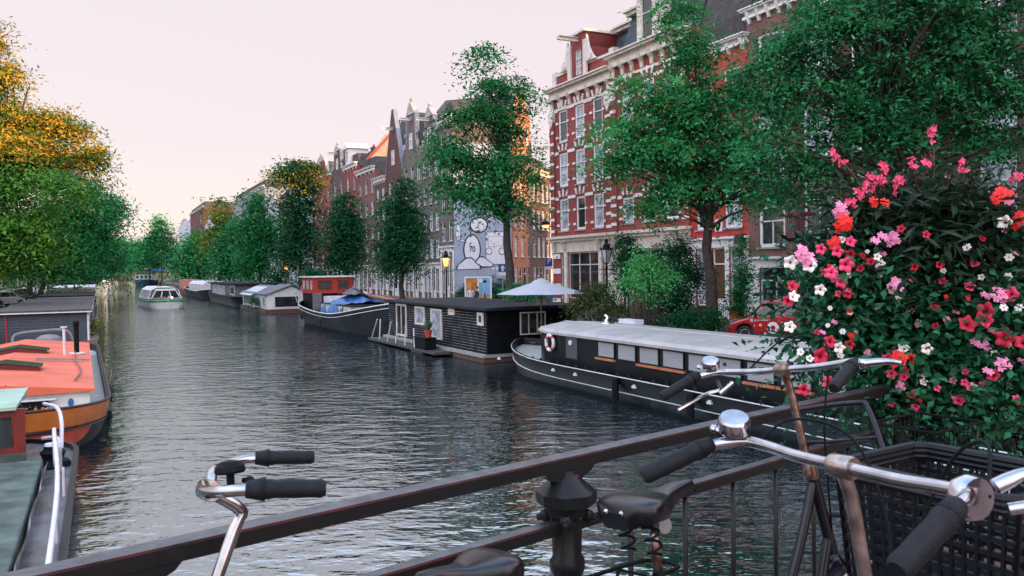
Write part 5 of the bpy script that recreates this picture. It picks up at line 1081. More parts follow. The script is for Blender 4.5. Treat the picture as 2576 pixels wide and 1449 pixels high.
WR = mat('white_vinyl', (.7, .7, .74), .5, var=.03)
def ring(y, z, R_, ri, ry=1.25):
    b = MB(); n = 22; vs = []
    for rr, x in ((R_, -.005), (ri, -.005)):
        for i in range(n): a = 2 * math.pi * i / n; vs.append((x, rr * math.cos(a), rr * math.sin(a)))
    b.add(vs, [(i, (i + 1) % n, n + (i + 1) % n, n + i) for i in range(n)]); o = b.build('ring_emblem', WR, rc); o.location = (-.822, y, z)
ring(-.18 + .35, .52, .22, .09); ring(-.18 + .03, .36, .075, .03)
for y, z, R_ in ((.62, .62, .05), (.85, .60, .03), (-.15, .70, .045), (.45, .30, .04), (-.45, .42, .05), (-.85, .74, .045), (.2, .80, .0)):
    if R_: ring(y, z, R_, R_ * .4)
ring(.93, .80, .055, .022); text('greenwheels', .11, rc, 'lettering', WR, (-.828, .84, .81), (rad(90), 0, rad(-90)), .002, 'LEFT')
for i, (x, v, col, lab, L_) in enumerate([(8, -8.3, (.55, .55, .58), 'white hatchback nearest the left picture edge beside the blue houseboat', 3.9), (30, -8.3, (.03, .035, .04), 'black car second along the left quay', 4.3), (52, -8.3, (.02, .03, .05), 'dark blue car third along the left quay', 4.2),
    (74, -8.3, (.35, .38, .45), 'silver blue car fourth along the left quay', 4.2), (92, -8.3, (.45, .46, .5), 'pale silver car fifth along the left quay', 4.2), (106, -8.3, (.5, .5, .5), 'white car sixth along the left quay', 4.1), (120, -8.3, (.04, .04, .05), 'dark car farthest along the left quay', 4.2)]):
    t = (x - CX) / FPX; Y = v / (VX * t + VY); car(lab, (t * Y, Y, QZ + .01), CYAW + (rad(-35) if i < 3 else 0), carpaint('car_paint_%s' % 'abcdefg'[i], col), L_, 1.5, 'cars parked along the left quay')
for i, (x, v, col, lab) in enumerate([(690, 24.4, (.5, .5, .52), 'white car behind the striped awning houseboat'), (655, 24.4, (.03, .03, .035), 'black car behind the dark houseboat roof'), (745, 24.4, (.2, .22, .25), 'grey car behind the stern of the tarpaulin barge'), (1400, 31, (.03, .06, .12), 'dark blue car parked at the mouth of the side street')]):
    t = (x - CX) / FPX; Y = v / (VX * t + VY); car(lab, (t * Y, Y, QZ + .01), CYAW, carpaint('street_car_paint_%s' % 'abcd'[i], col), 4.2, 1.5)
# --- lamps
LIT = emat('warm_lamp_glass', (1, .33, .10), 2.6); LGL = mat('lantern_glass', (.35, .37, .38), .1, var=.2, spec=.9)
def lamp(label, x, v, lit, hgt=4.25, group='classic street lamps'):
    F = foot(x, v, QZ); r = thing('street_lamp', label, 'street lamp', F, rad(20), group); z = hgt - 1.15
    b = MB(); b.lathe([(.14, 0), (.14, .5), (.09, .6), (.06, .75), (.045, z - .3), (.07, z - .25), (.04, z - .1), (.05, z)], n=10); b.tube([(-.4, 0, z - .3), (.4, 0, z - .3)], .02, 6); b.build('pole', BLACKM, r, smooth=True, auto=40)
    b = MB(); b.lathe([(.13, z + .02), (.27, z + .62)], n=6, m=0); b.build('lantern_glass', LIT if lit else LGL, r)
    b = MB()
    for k in range(6):
        a = 2 * math.pi * k / 6; b.tube([(.135 * math.cos(a), .135 * math.sin(a), z), (.28 * math.cos(a), .28 * math.sin(a), z + .64)], .016, 5); b.ball((.31 * math.cos(a), .31 * math.sin(a), z + .7), .035, n=6)
    b.lathe([(.15, z - .03), (.15, z + .02)], n=6); b.lathe([(.30, z + .621), (.33, z + .66), (.30, z + .69)], n=6); b.lathe([(.2, z + .691), (.17, z + .85), (.09, z + .93)], n=8); b.lathe([(.05, z + .93), (.1, z + 1.0), (.08, z + 1.1), (.02, z + 1.15)], n=8); b.build('lantern_frame', BLACKM, r)
lamp('unlit black crown street lamp in front of the cream shop front', 1527, 21.4, False); lamp('lit orange street lamp in front of the taupe corner house', 1123, 21.8, True)
lamp('lit orange street lamp beside the mast end of the white houseboat', 721, 22, True); lamp('lit street lamp under the round light green tree', 504, 22, True); lamp('small lit street lamp just left of the round tree trunk', 488, 21.5, True, 4.0)
lamp('lit street lamp right of the round light green tree', 547, 22, True); lamp('far lit street lamp behind the white cabin boat', 383, 18, True, 7.5)
r = thing('hanging_lamp', 'round lamp glowing orange hung on a wire across the side street', 'lamp', AY(1373, 566, 74)); b = MB(); b.ball((0, 0, 0), .42, n=14, sz=(1, 1, .95)); b.v = [(x, y, max(z, -.02)) for x, y, z in b.v]; b.build('shade', BLACKM, r, smooth=True)
b = MB(); b.ball((0, 0, -.03), .38, n=14, sz=(1, 1, .6)); b.build('bulb_glass', LIT, r, smooth=True); b = MB(); b.tube([(-3.4, 1, 1.1), (0, 0, .45), (3.2, -4, 1.2)], .02, 5); b.build('wire', BLACKM, r)
# --- signs
BLUES = mat('traffic_blue', (.01, .09, .28), .4, var=.05); WS = mat('sign_white', (.75, .75, .77), .5, var=.03)
def sign(label, x, v, ztop, w, h, yawd=8):
    F = foot(x, v, QZ); r = thing('traffic_sign', label, 'sign', F, rad(yawd)); b = MB(); b.tube([(0, .03, 0), (0, .03, ztop - QZ)], .03, 8); b.build('pole', GREYM, r)
    b = MB(); b.box(-w / 2, w / 2, -.02, .0, ztop - QZ - h, ztop - QZ); b.build('sign_panel', BLUES, r); b = MB(); b.box(-w / 2, w / 2, -.02, .0, ztop - QZ - h - .22, ztop - QZ - h - .02); b.build('lower_plate', WS, r); return r, ztop - QZ - h / 2
r, zc_ = sign('blue one way sign with a white arrow in front of the dark hedge', 1265, 23.5, 4.2 + (677 - 664) * 47 / 2070, .56, .5)
b = MB(); b.prism([(-.07, -.19), (.07, -.19), (.07, 0), (.18, 0), (0, .2), (-.18, 0), (-.07, 0)], -.03, -.022, 'y'); o = b.build('arrow', WS, r); o.location = (0, 0, zc_)
r, zc_ = sign('blue parking sign with a white letter at the mouth of the side street', 1382, 30.3, 4.2 + (673 - 648) * 62 / 2070, .55, .62); text('P', .5, r, 'letter', WS, (0, -.03, zc_ + .04), (rad(90), 0, 0), .003)
# --- billboard with two posters
F = foot(1203, 23.2, QZ); bb = thing('poster_board', 'white framed street board with an orange poster and a blue sky poster', 'billboard', F, rad(-2)); b = MB()
for x in (-.88, 0, .88): b.box(x - .05, x + .05, -.06, .06, 0, 2.3)
b.box(-.93, .93, -.06, .06, 2.3, 2.4); b.box(-.83, .83, -.06, .06, .3, .4); b.build('frame', WS, bb)
b = MB(); b.box(-.83, -.05, -.03, .03, .4, 2.3); b.build('left_poster', mat('orange_poster', (.7, .25, .02), .4, var=.9, scale=2.2, c2=(.15, .04, .02)), bb)
b = MB(); b.box(.05, .83, -.03, .03, 1.15, 2.3, 0); b.box(.05, .83, -.03, .03, .4, 1.15, 1); b.build('right_poster', [mat('poster_sky', (.2, .4, .6), .3, var=.2), mat('poster_sand', (.45, .3, .12), .5, var=.3)], bb)
b = MB(); b.prism([(.3, 2.0), (.55, 1.95), (.6, 2.1), (.4, 2.15)], -.04, -.031, 'y'); b.prism([(.4, .9), (.5, .9), (.48, 1.3), (.42, 1.3)], -.04, -.031, 'y'); b.box(.08, .3, -.04, -.031, 2.0, 2.25, 1); b.build('poster_figure', [BLACK, WS], bb)
# --- people
SKIN = mat('skin', (.5, .28, .2), .6, var=.05)
def person(label, loc, rz, top, legs, hair, pose=0, group=None, bag=None):
    r = thing('person', label, 'person', loc, rz, group)
    J = [(0, 0, .98), (0, 0, 1.18), (0, .0, 1.4), (0, 0, 1.5), (0, .015, 1.6), (0, .02, 1.72)]; R_ = [(.15, .11), (.13, .10), (.17, .10), (.055, .055), (.078, .09), (.07, .08)]
    E = [(i, i + 1) for i in range(5)]; V = list(J); RR = list(R_)
    for s in (-1, 1):
        b0 = len(V); st = .1 * pose * s
        V += [(s * .10, 0, .9), (s * .11, st + .02, .5), (s * .11, st * 1.6 - .02, .08), (s * .12, st * 1.6 + .14, .04)]; RR += [(.09, .095), (.062, .065), (.042, .045), (.04, .03)]; E += [(0, b0), (b0, b0 + 1), (b0 + 1, b0 + 2), (b0 + 2, b0 + 3)]
        b1 = len(V); V += [(s * .19, 0, 1.41), (s * .25, .0, 1.15), (s * .23, .12 + .1 * pose, .95), (s * .22, .17 + .1 * pose, .88)]; RR += [(.058, .058), (.045, .045), (.034, .034), (.032, .02)]; E += [(2, b1), (b1, b1 + 1), (b1 + 1, b1 + 2), (b1 + 2, b1 + 3)]
    me = bpy.data.meshes.new('body'); me.from_pydata(V, E, []); o = bpy.data.objects.new('body', me); COL.objects.link(o); o.parent = r
    sm = o.modifiers.new('skin', 'SKIN'); me.skin_vertices[0].data[0].use_root = True
    for i, q in enumerate(RR): me.skin_vertices[0].data[i].radius = q
    ss = o.modifiers.new('sub', 'SUBSURF'); ss.levels = 1; ss.render_levels = 1
    dg = bpy.context.evaluated_depsgraph_get(); m2 = bpy.data.meshes.new_from_object(o.evaluated_get(dg)); o.modifiers.clear(); o.data = m2
    for mm in (SKIN, top, legs, BLACK): m2.materials.append(mm)
    for p in m2.polygons:
        z = p.center.z; p.material_index = 0 if z > 1.47 else (1 if z > .93 and not (abs(p.center.x) > .17 and z < .92) else (2 if z > .1 else 3)); p.use_smooth = True
        if abs(p.center.x) > .18 and z < .93 and z > .8: p.material_index = 0
    b = MB(); b.ball((0, -.01, 1.68), .108, n=12, sz=(.95, 1, 1.05)); b.v = [(x, min(y, .055 + .5 * max(0, z - 1.70)), z) for x, y, z in b.v]; b.build('hair', hair, r, smooth=True)
    b = MB(); b.ball((0, .115, 1.63), .018, n=6); [b.ball((s * .033, .098, 1.665), .011, m=1, n=6) for s in (-1, 1)]; b.box(-.025, .025, .1, .108, 1.588, 1.596, 2); [b.ball((s * .085, .01, 1.645), .02, n=6) for s in (-1, 1)]; b.build('face', [SKIN, BLACK, mat('lips', (.35, .1, .08), .6)], r)
    return r
K = lambda n, c: mat(n, c, .8, var=.15, scale=8)
BLOND = K('blond_hair', (.45, .28, .12)); DKH = K('dark_hair', (.02, .015, .012))
person('person with blond hair in a white jacket standing before the poster board', foot(1184, 22.6), rad(200), K('white_jacket', (.6, .6, .62)), K('jeans', (.05, .07, .12)), BLOND)
person('person dressed all in black standing before the poster board', foot(1199, 22.5), rad(120), K('black_coat', (.012, .012, .015)), K('black_trousers', (.015, .015, .02)), DKH)
person('person in a dark red top walking near the lit lamp behind the white houseboat', foot(712, 22.8), rad(-30), K('dark_red_top', (.15, .02, .02)), K('blue_jeans', (.1, .14, .22)), DKH, 1)
person('person in a pale shirt walking left of the red wheelhouse', foot(700, 23.6), rad(150), K('pale_shirt', (.45, .45, .5)), K('grey_trousers', (.08, .08, .09)), DKH, 1)
person('person in a bright red shirt under the far trees', foot(553, 23), rad(180), K('bright_red_shirt', (.6, .02, .02)), K('navy_trousers', (.02, .03, .06)), DKH, 1)
# --- sheds, fence bits, parasols
def shed(label, x, v, w, h, poly):
    F = foot(x, v, QZ); r = thing('wooden_shed', label, 'shed', F, rad(-8)); b = MB(); n = 9
    xs = [p[0] for p in poly]; x0, x1 = min(xs), max(xs)
    def top(xx):
        up = [p for p in poly if p[1] > .2]; up.sort()
        for a, c in zip(up[:-1], up[1:]):
            if a[0] <= xx <= c[0]: return a[1] + (c[1] - a[1]) * (xx - a[0]) / max(1e-6, c[0] - a[0])
        return up[0][1] if xx < up[0][0] else up[-1][1]
    for k in range(n * 2):
        a = x0 + (x1 - x0) * k / (2 * n); c = x0 + (x1 - x0) * (k + 1) / (2 * n) - .012; b.prism([(a, 0), (c, 0), (c, top(c)), (a, top(a))], -.03 - .006 * (k % 2), 0, 'y')
    b.build('board_front', WOOD, r); b = MB(); b.prism([(x0 + .02, 0), (x1 - .02, 0)] + [(p[0], p[1] - .03) for p in sorted([p for p in poly if p[1] > .2], reverse=True)], .002, 1.6, 'y'); b.build('shed_body', BLACKM, r); return r
r = shed('grey wooden shed with a small red shutter and a long sloping side', 1612, 22.2, 1.5, 1.8, [(-.55, 1.25), (-.3, 1.75), (.25, 1.75), (.75, .9), (1.05, .35)])
b = MB(); b.box(-.16, .2, -.07, -.037, .85, 1.42); b.build('shutter', mat('faded_red_shutter', (.16, .035, .03), .7, var=.3), r)
shed('small pointed wooden shed behind the barge roof', 1738, 22.0, 1, 1.2, [(-.45, .35), (-.02, 1.25), (.05, 1.25), (.85, .25)])
for x, lab in ((1576, 'white thin garden pole beside the wooden shed'), (1567, 'pale thin garden pole left of the wooden shed')):
    F = foot(x, 21.8, QZ); r = thing('garden_pole', lab, 'pole', F); b = MB(); b.tube([(0, 0, 0), (.02, 0, 1.5)], .025, 6); b.build('pole', STEEL, r)
def parasol(label, x, v, R_, zt, m, zs=.6):
    F = foot(x, v, QZ); r = thing('parasol', label, 'parasol', F); b = MB(); b.lathe([(R_, zt - zs), (R_ * .5, zt - zs * .45), (.05, zt)], n=8); b.build('canopy', m, r); b = MB(); b.tube([(0, 0, 0), (0, 0, zt)], .04, 6); b.build('pole', WOOD, r)
parasol('white terrace parasol behind the mid green trees', 633, 26, 2.2, 3.3, BOATW); parasol('blue terrace parasol by the far bridge', 404, 19.5, 3.6, 5.0, TARP, .9)
# --- the far bridge
r = thing('stone_bridge', 'low dark stone bridge on square piers crossing the far end of the canal', 'bridge', W(414, 7, 0), HYAW); DKS = mat('dark_bridge_stone', (.05, .045, .045), .85, var=.3)
b = MB(); b.box(-4, 4, -16, 16, 3.5, 4.7); b.build('deck', DKS, r); b = MB()
for v_ in (-11, 2.2, 13.5): b = MB(); b.box(-4.5, 4.5, v_ - 1.5, v_ + 1.5, -1, 3.499); b.build('pier', DKS, r)
b = MB(); b.box(3.8, 3.95, -16, 16, 5.6, 5.75)
for k in range(33): b.box(3.82, 3.92, -16 + k, -15.9 + k, 4.7, 5.6)
b.build('parapet_railing', BLACKM, r)
strip('far_bank', -60, 90, 640, 1700, .8, PAVE, -1)
sw = thing('wooded_bank', 'mass of trees closing the far end of the canal', 'trees', W(500, 8, 0)); bpy.data.objects.remove(sw)
o, _ = leaves([tuple(W(620, v_, 10 + 2 * math.sin(v_))) for v_ in range(-30, 50, 6)], [(8, 8, 5)] * 14, 9000, .9, 'distant_woodland', G_YEL, None, 0, 60); tag(o, 'mass of green and golden trees closing the far end of the canal', 'woodland', kind='stuff')
# ================================================================ bicycles leaning along the railing
RUB = mat('black_rubber_grip', (.006, .008, .011), .6, spec=.22, var=.3, scale=60, bump=.25); BFR = mat('black_bicycle_enamel', (.004, .005, .008), .3, var=.3, scale=10, coat=.1, spec=.3)
CHR = mat('chromed_tube', (.42, .42, .44), .15, metal=1, var=.35, scale=14, detail=8); TARN = mat('tarnished_chrome', (.30, .25, .23), .25, metal=.9, var=.5, scale=30); RSTY = mat('rusty_chrome', (.33, .25, .21), .32, metal=.85, var=.5, scale=45, c2=(.13, .05, .03)); LEATH = mat('black_leather', (.005, .006, .008), .27, var=.35, scale=14, spec=.45)
PLAS = mat('black_plastic_crate', (.005, .007, .010), .45, var=.2, spec=.25)
def bic_wheel(r, x, fl=False):
    b = MB(); R_ = .345; b.tube(arc((0, 0, 0), R_ - .018, 0, 360, 48)[:-1], .019, 8, close=True); w = b.build('wheel', TYRE, r, smooth=True); w.location = (x, 0, R_)
    b = MB(); b.tube(arc((0, 0, 0), R_ - .042, 0, 360, 40)[:-1], .011, 6, close=True); b.build('rim', GREYM, w, smooth=True)
    b = MB()
    for k in range(28): a = 2 * math.pi * k / 28; a2 = a + .35 * (-1) ** k; b.tube([(.02 * math.cos(a2), .025 * (-1) ** (k // 2), .02 * math.sin(a2)), ((R_ - .045) * math.cos(a), 0, (R_ - .045) * math.sin(a))], .0014, 4)
    b.lathe([(.02, -.04), (.025, -.03), (.016, 0), (.025, .03), (.02, .04)], n=8, axis='y'); b.build('spokes', GREYM, w)
    b = MB(); rows_ = [[(x + (R_ + .02) * math.cos(a), s * .028, R_ + (R_ + .02 - .012 * abs(s)) * math.sin(a)) for s in (-1, -.5, 0, .5, 1)] for a in [rad(-15 + 205 * i / 24) if not fl else rad(20 + 150 * i / 24) for i in range(25)]]
    b.grid(rows_); b.build('mudguard', BFR, r, smooth=True)
def saddle(r, c, spr=True, tilt=0, W_=.21, L_=.27):
    b = MB(); rows_ = []; n = 18; iw = lambda t: float(np.interp(t, [0, .03, .08, .16, .26, .36, .46, .58, .70, .85, .94, .985, 1], [.45, .70, .90, 1.0, .99, .86, .62, .38, .27, .22, .20, .13, .03]))
    for i in range(n + 1):
        t = i / n; t = t if 0 < i < n else (0.0 if i == 0 else 1.0); x = -L_ * .48 + L_ * t; wd = W_ / 2 * iw(t)
        hz = float(np.interp(t, [0, .05, .2, .5, .8, .95, 1], [-.020, .004, .012, -.004, .004, .002, -.022])); dp = float(np.interp(t, [0, .1, .4, .7, 1], [.045, .062, .06, .042, .022])); row = []
        for a, q in ((-.90, 1), (-1.0, .8), (-1.03, .35), (-.95, .12), (-.66, .03), (-.3, .0), (0, -.0), (.3, .0), (.66, .03), (.95, .12), (1.03, .35), (1.0, .8), (.90, 1)): row.append((x, a * wd, hz - dp * q))
        rows_.append(row)
    b.grid(rows_); b.add(rows_[0], [tuple(range(13))[::-1]]); b.add(rows_[-1], [tuple(range(13))])
    o = b.build('saddle', LEATH, r, smooth=True); o.location = c; o.rotation_euler = (0, rad(tilt), 0); ss = o.modifiers.new('sub', 'SUBSURF'); ss.levels = ss.render_levels = 2
    if spr:
        b = MB()
        for s in (-1, 1):
            pts = [(-.07 + .02 * math.cos(a), s * .055 + .02 * math.sin(a), -.15 + .013 * a / 6.28 * 2.6) for a in [k * .5 for k in range(40)]]; b.tube(pts, .004, 5)
        b.build('springs', BLACKM, o)
        b = MB()
        for s in (-1, -.35, .35, 1): b.ball((-L_ * .475 + .03 * abs(s) ** 3, s * W_ * .40, -.02), .008, n=8)
        b.build('rivets', CHR, o)
    b = MB(); b.tube([(.02, 0, -.03), (.0, 0, -.1), (-.03, 0, -.12)], .012, 6); b.lathe([(.022, -.03), (.022, .03)], (0, 0, -.09), 10, axis='y'); b.build('saddle_clamp', GREYM, o)
    return o
def bell(parent, c, R_, m, dome=False, tx=0, toward=None):
    b = MB(); 
    if dome: b.lathe([(R_ * .9, -R_ * .35), (R_, -R_ * .2), (R_ * .93, R_ * .1), (R_ * .6, R_ * .4), (.004, R_ * .5)], n=18)
    else: b.lathe([(R_ * .7, -R_ * 1.0), (R_ * .96, -R_ * .92), (R_, -R_ * .75), (R_, -R_ * .12), (R_ * .95, -.001), (R_ * .86, .003), (.003, .0035)], n=28)
    o = b.build('bell', m, parent, smooth=True, auto=30); o.location = c; o.rotation_euler = (rad(tx), rad(tx), 0)
    if toward: q = (toward.rotation_euler.to_matrix() @ parent.rotation_euler.to_matrix()).inverted() @ Vector((-.05, -.42, 1)); o.rotation_euler = q.to_track_quat('Z', 'Y').to_euler()
    b = MB(); b.tube([(0, 0, -R_ * (.3 if dome else 1)), (0, 0, -R_ * 1.7)], .007, 8); b.tube([(-R_ * .8, 0, -R_ * .9), (-R_ * 1.15, .01, -R_ * .95)], .005, 6); b.ball((-R_ * 1.2, .01, -R_ * .95), .009, n=8); b.build('bell_lever', BLACKM if dome else CHR, o)
def handlebar(r, c, half, barm, grip_r=.0165, grip_l=.125, yaw=0, gm=None):
    """half: list of points for the left side (y>0) from the clamp to the grip end"""
    e = thing('handlebar_root', '', ''); bpy.data.objects.remove(e)
    Lp = smoothpath([(-p[0] * 0 + p[0], p[1], p[2]) for p in half], 5); k = 0; ln = 0
    tot = [(Lp[i] - Lp[i - 1]).length for i in range(1, len(Lp))]
    while ln < grip_l: k += 1; ln += tot[-k]
    gs = len(Lp) - 1 - k
    cut = Lp[:gs + 2]; full = [Vector((p.x, -p.y, p.z)) for p in cut[::-1]] + cut[1:]; b = MB(); b.tube(full, .0112, 12)
    o = b.build('handlebar', barm, r, smooth=True); o.location = c; o.rotation_euler = (0, 0, yaw)
    for s in (1, -1):
        g = [Vector((p.x, p.y * s, p.z)) for p in Lp[gs:]]; n = len(g); d = (g[-1] - g[0]).normalized(); b = MB()
        q = [g[0] + d * (grip_l + .004) * i / 12 for i in range(13)]; rr = [grip_r * f for f in (1.12, 1.12, 1.0, 1, 1.02, 1.04, 1.04, 1.03, 1, 1, 1.02, 1.06, .8)]; b.tube(q, rr, 14); b.build('grip', gm or RUB, o, smooth=True, auto=50)
        b = MB(); b.tube([g[0] - d * .03, g[0] + d * .002], [.0145, .021], 12); b.build('grip_collar', RUB, o, smooth=True)
    return o, Lp, gs
def bicycle(label, stemw, saddlew, lean=0, bar_h=1.22, sad_h=.95, curved=True, stemm=None, stem_back=.05, sad_x=-.235, sadk={}):
    a = Vector(stemw); s = Vector(saddlew); d = (a - s); d.z = 0; d.normalize(); yaw = math.atan2(d.y, d.x); lf = Vector((-d.y, d.x, 0)); a = a + lf * (1.12 * math.sin(rad(lean)))
    r = thing('bicycle', label, 'bicycle', (a.x - d.x * .36, a.y - d.y * .36, DZ + .003), 0, 'bicycles parked against the bridge railing'); r.rotation_euler = (rad(lean), 0, yaw)
    bic_wheel(r, -.52); bic_wheel(r, .62, True)
    b = MB(); hd = [(.42, 0, .98), (.47, 0, .70)]
    b.tube(hd, .019, 12); b.tube([(-.05, 0, .30), (-.21, 0, .78)], .0155, 10); b.tube([(-.52, 0, .345), (-.05, 0, .30)], .009, 8)
    for y in (-.04, .04): b.tube([(-.52, y, .345), (-.19, y * .4, .70)], .008, 8); b.tube([(-.52, y, .345), (-.05, y, .30)], .009, 8)
    if curved:
        b.tube(smoothpath([(.425, 0, .92), (.33, 0, .74), (.17, 0, .50), (0, 0, .37), (-.09, 0, .38)], 5), .0145, 10); b.tube(smoothpath([(.46, 0, .75), (.34, 0, .52), (.15, 0, .36), (-.05, 0, .30)], 5), .0165, 10)
    else: b.tube([(.43, 0, .93), (-.19, 0, .74)], .014, 10); b.tube([(.46, 0, .75), (-.05, 0, .30)], .0165, 10)
    b.lathe([(.03, -.04), (.03, .04)], (-.05, 0, .30), 10, axis='y'); b.build('frame', BFR, r, smooth=True, auto=50)
    b = MB()
    for y in (-.05, .05): b.tube(smoothpath([(.475, y * .5, .70), (.50, y, .62), (.56, y, .45), (.62, y, .345)], 4), .010, 8)
    b.build('fork', BFR, r, smooth=True)
    b = MB(); b.prism([(-.58, .30), (-.52, .42), (0, .40), (.08, .34), (.07, .24), (-.02, .20), (-.5, .26)], -.085, -.05, 'y'); b.build('chain_case', BLACKM, r, bevel=.01)
    b = MB()
    for s_ in (1, -1): b.tube([(-.05, s_ * .05, .3), (-.05, s_ * .1, .3), (-.05 + s_ * .12, s_ * .11, .3 - s_ * .1)], .009, 8); b.box(-.05 + s_ * .12 - .04, -.05 + s_ * .12 + .04, s_ * .15 - .04, s_ * .15 + .04, .285 - s_ * .1, .31 - s_ * .1)
    b.build('crank_pedals', BLACKM, r)
    b = MB(); b.tube([(-.21, 0, .76), (sad_x, 0, sad_h - .07)], .0125, 10); b.build('seat_post', stemm or GREYM, r, smooth=True)
    saddle(r, (sad_x, 0, sad_h), True, **sadk)
    b = MB(); P = [(.415, 0, .96), (.385, 0, bar_h - .09), (.375, 0, bar_h - .045), (.36 + (.0), 0, bar_h - .01)] if stem_back < .06 else [(.46, 0, .86), (.365, 0, bar_h - .085), (.35, 0, bar_h - .05), (.41, 0, bar_h - .002)]
    b.tube(smoothpath(P, 4), [.0125] * 13, 12); b.lathe([(.019, -.024), (.021, -.02), (.021, .02), (.019, .024)], (.36 if stem_back < .06 else .41, 0, bar_h), 14, axis='y'); b.lathe([(.021, .93), (.025, .945), (.02, .985)], (.42, 0, 0), 12); b.build('stem', stemm or CHR, r, smooth=True, auto=50)
    b = MB(); 
    for s_ in (-1, 1): b.tube(smoothpath([(-.30, s_ * .06, .72), (-.5, s_ * .07, .74), (-.78, s_ * .07, .745), (-.82, s_ * .04, .745), (-.83, 0, .745)], 4), .006, 6); b.tube([(-.7, s_ * .06, .74), (-.53, s_ * .05, .36)], .005, 6)
    for k in range(4): b.tube([(-.35 - k * .12, -.07, .74), (-.35 - k * .12, .07, .74)], .004, 6)
    b.build('rear_carrier', BLACKM, r, smooth=True); bpy.context.view_layer.update()
    return r
def locl(r): 
    M = Matrix.Translation(r.location) @ r.rotation_euler.to_matrix().to_4x4(); return M.inverted()
SWEPT = [(0, 0, 0), (.0, .05, .0), (.0, .11, .025), (-.01, .185, .022), (-.04, .24, .026), (-.09, .262, .026), (-.225, .27, .012)]
FLAT = [(0, 0, 0), (.0, .12, .0), (.0, .21, .005), (-.015, .265, .008), (-.07, .295, .0), (-.13, .31, -.02), (-.21, .33, -.055)]
# A: left bicycle
A_st = Vector((-.565, 1.65, 0)); A_sd = Vector((-.11, 1.98, 0))
ra = bicycle('bicycle with chromed swept back handlebar and black grips, leftmost at the railing', A_st, A_sd, lean=7, bar_h=1.155, sad_h=.89, sad_x=-.165, stem_back=.1)
ra.location = Vector(ra.location) + Vector((.0, .0, 0))
oa, Lp, gs = handlebar(ra, (.41, 0, 1.155), SWEPT, CHR, grip_l=.10, yaw=rad(-20), grip_r=.0155)
bell(oa, (-.055, .215, .062), .027, BLACKM, True)
# C: middle bicycle with rusty stem
C_st = Vector((.84, 2.50, 0)); C_sd = Vector((.34, 2.21, 0))
rc_ = bicycle('bicycle with a rusty stem and flat chromed handlebar, between the railing and the crate bicycle', C_st, C_sd, bar_h=1.27, sad_h=.985, stemm=RSTY, lean=-9, sad_x=-.20, sadk=dict(tilt=-7, W_=.235, L_=.285))
oc, Lp, gs = handlebar(rc_, (.36, 0, 1.27), FLAT, CHR, yaw=rad(2))
bell(oc, (-.03, .268, .05), .03, CHR, toward=rc_)
b = MB(); b.tube(smoothpath([(-.02, .26, -.02), (.0, .27, -.05), (-.05, .285, -.06), (-.12, .3, -.085), (-.16, .31, -.10)], 4), .006, 6); b.tube([(-.01, .2, -.03), (-.05, .225, -.06)], .009, 8); b.build('brake_lever', CHR, oc)
b = MB(); b.tube(smoothpath([(-.0, .15, .0), (.08, .06, .09), (.14, -.02, .10), (.12, -.08, .03), (.08, -.06, -.18), (.1, -.02, -.5)], 6), .0032, 6); b.build('brake_cable', BLACKM, oc, smooth=True)
b = MB(); b.tube(smoothpath([(-.02, -.28, .0), (.03, -.33, .0), (.06, -.36, -.01)], 3), [.016, .012, .012, .010, .009, .008, .006], 8); b.build('right_brake_lever', CHR, oc, smooth=True)
iv = locl(rc_)
b = MB(); q = [iv @ AY(*p) for p in ((1995, 1048, 2.9), (2010, 1032, 2.88), (2150, 1014, 2.72), (2185, 1030, 2.68), (2238, 1185, 2.5), (2236, 1240, 2.48))]; b.tube(smoothpath(q, 5), .0095, 8)
q = [iv @ AY(*p) for p in ((1995, 1048, 2.9), (1998, 1062, 2.9), (2022, 1108, 2.86), (2040, 1112, 2.85), (2110, 1110, 2.8), (2215, 1100, 2.6))]; b.tube(smoothpath(q, 4), .0075, 8); q = [iv @ AY(*p) for p in ((2025, 1112, 2.86), (2060, 1230, 2.8), (2080, 1300, 2.75))]; b.tube(q, .0075, 8)
q = [iv @ AY(*p) for p in ((2070, 1300, 2.7), (2300, 1296, 2.45))]; b.tube(q, .006, 8); b.build('front_carrier', BFR, rc_, smooth=True)
b = MB(); P0 = Vector((.44, -.02, .72)); P1 = Vector((.24, -.02, .47)); 
lk = MB(); lk.tube([(0, 0, 0), (.22, 0, 0)], .021, 12); o = lk.build('reflection_sleeve', mat('salmon_reflection_paint', (.6, .16, .1), .25, var=.1, coat=.6), rc_, smooth=True); dv = Vector((.46 - .15, 0, .75 - .36)).normalized(); o.location = Vector((.21, -.045, .40)); o.rotation_euler = (0, -math.atan2(dv.z, dv.x), 0)  # sleeve added to carry the salmon reflection painted on the frame tube
text('IVOOO', .03, o, 'lettering', mat('silver_letter', (.6, .58, .6), .3, metal=.8), (.11, -.0215, 0), (rad(90), 0, 0), .001)
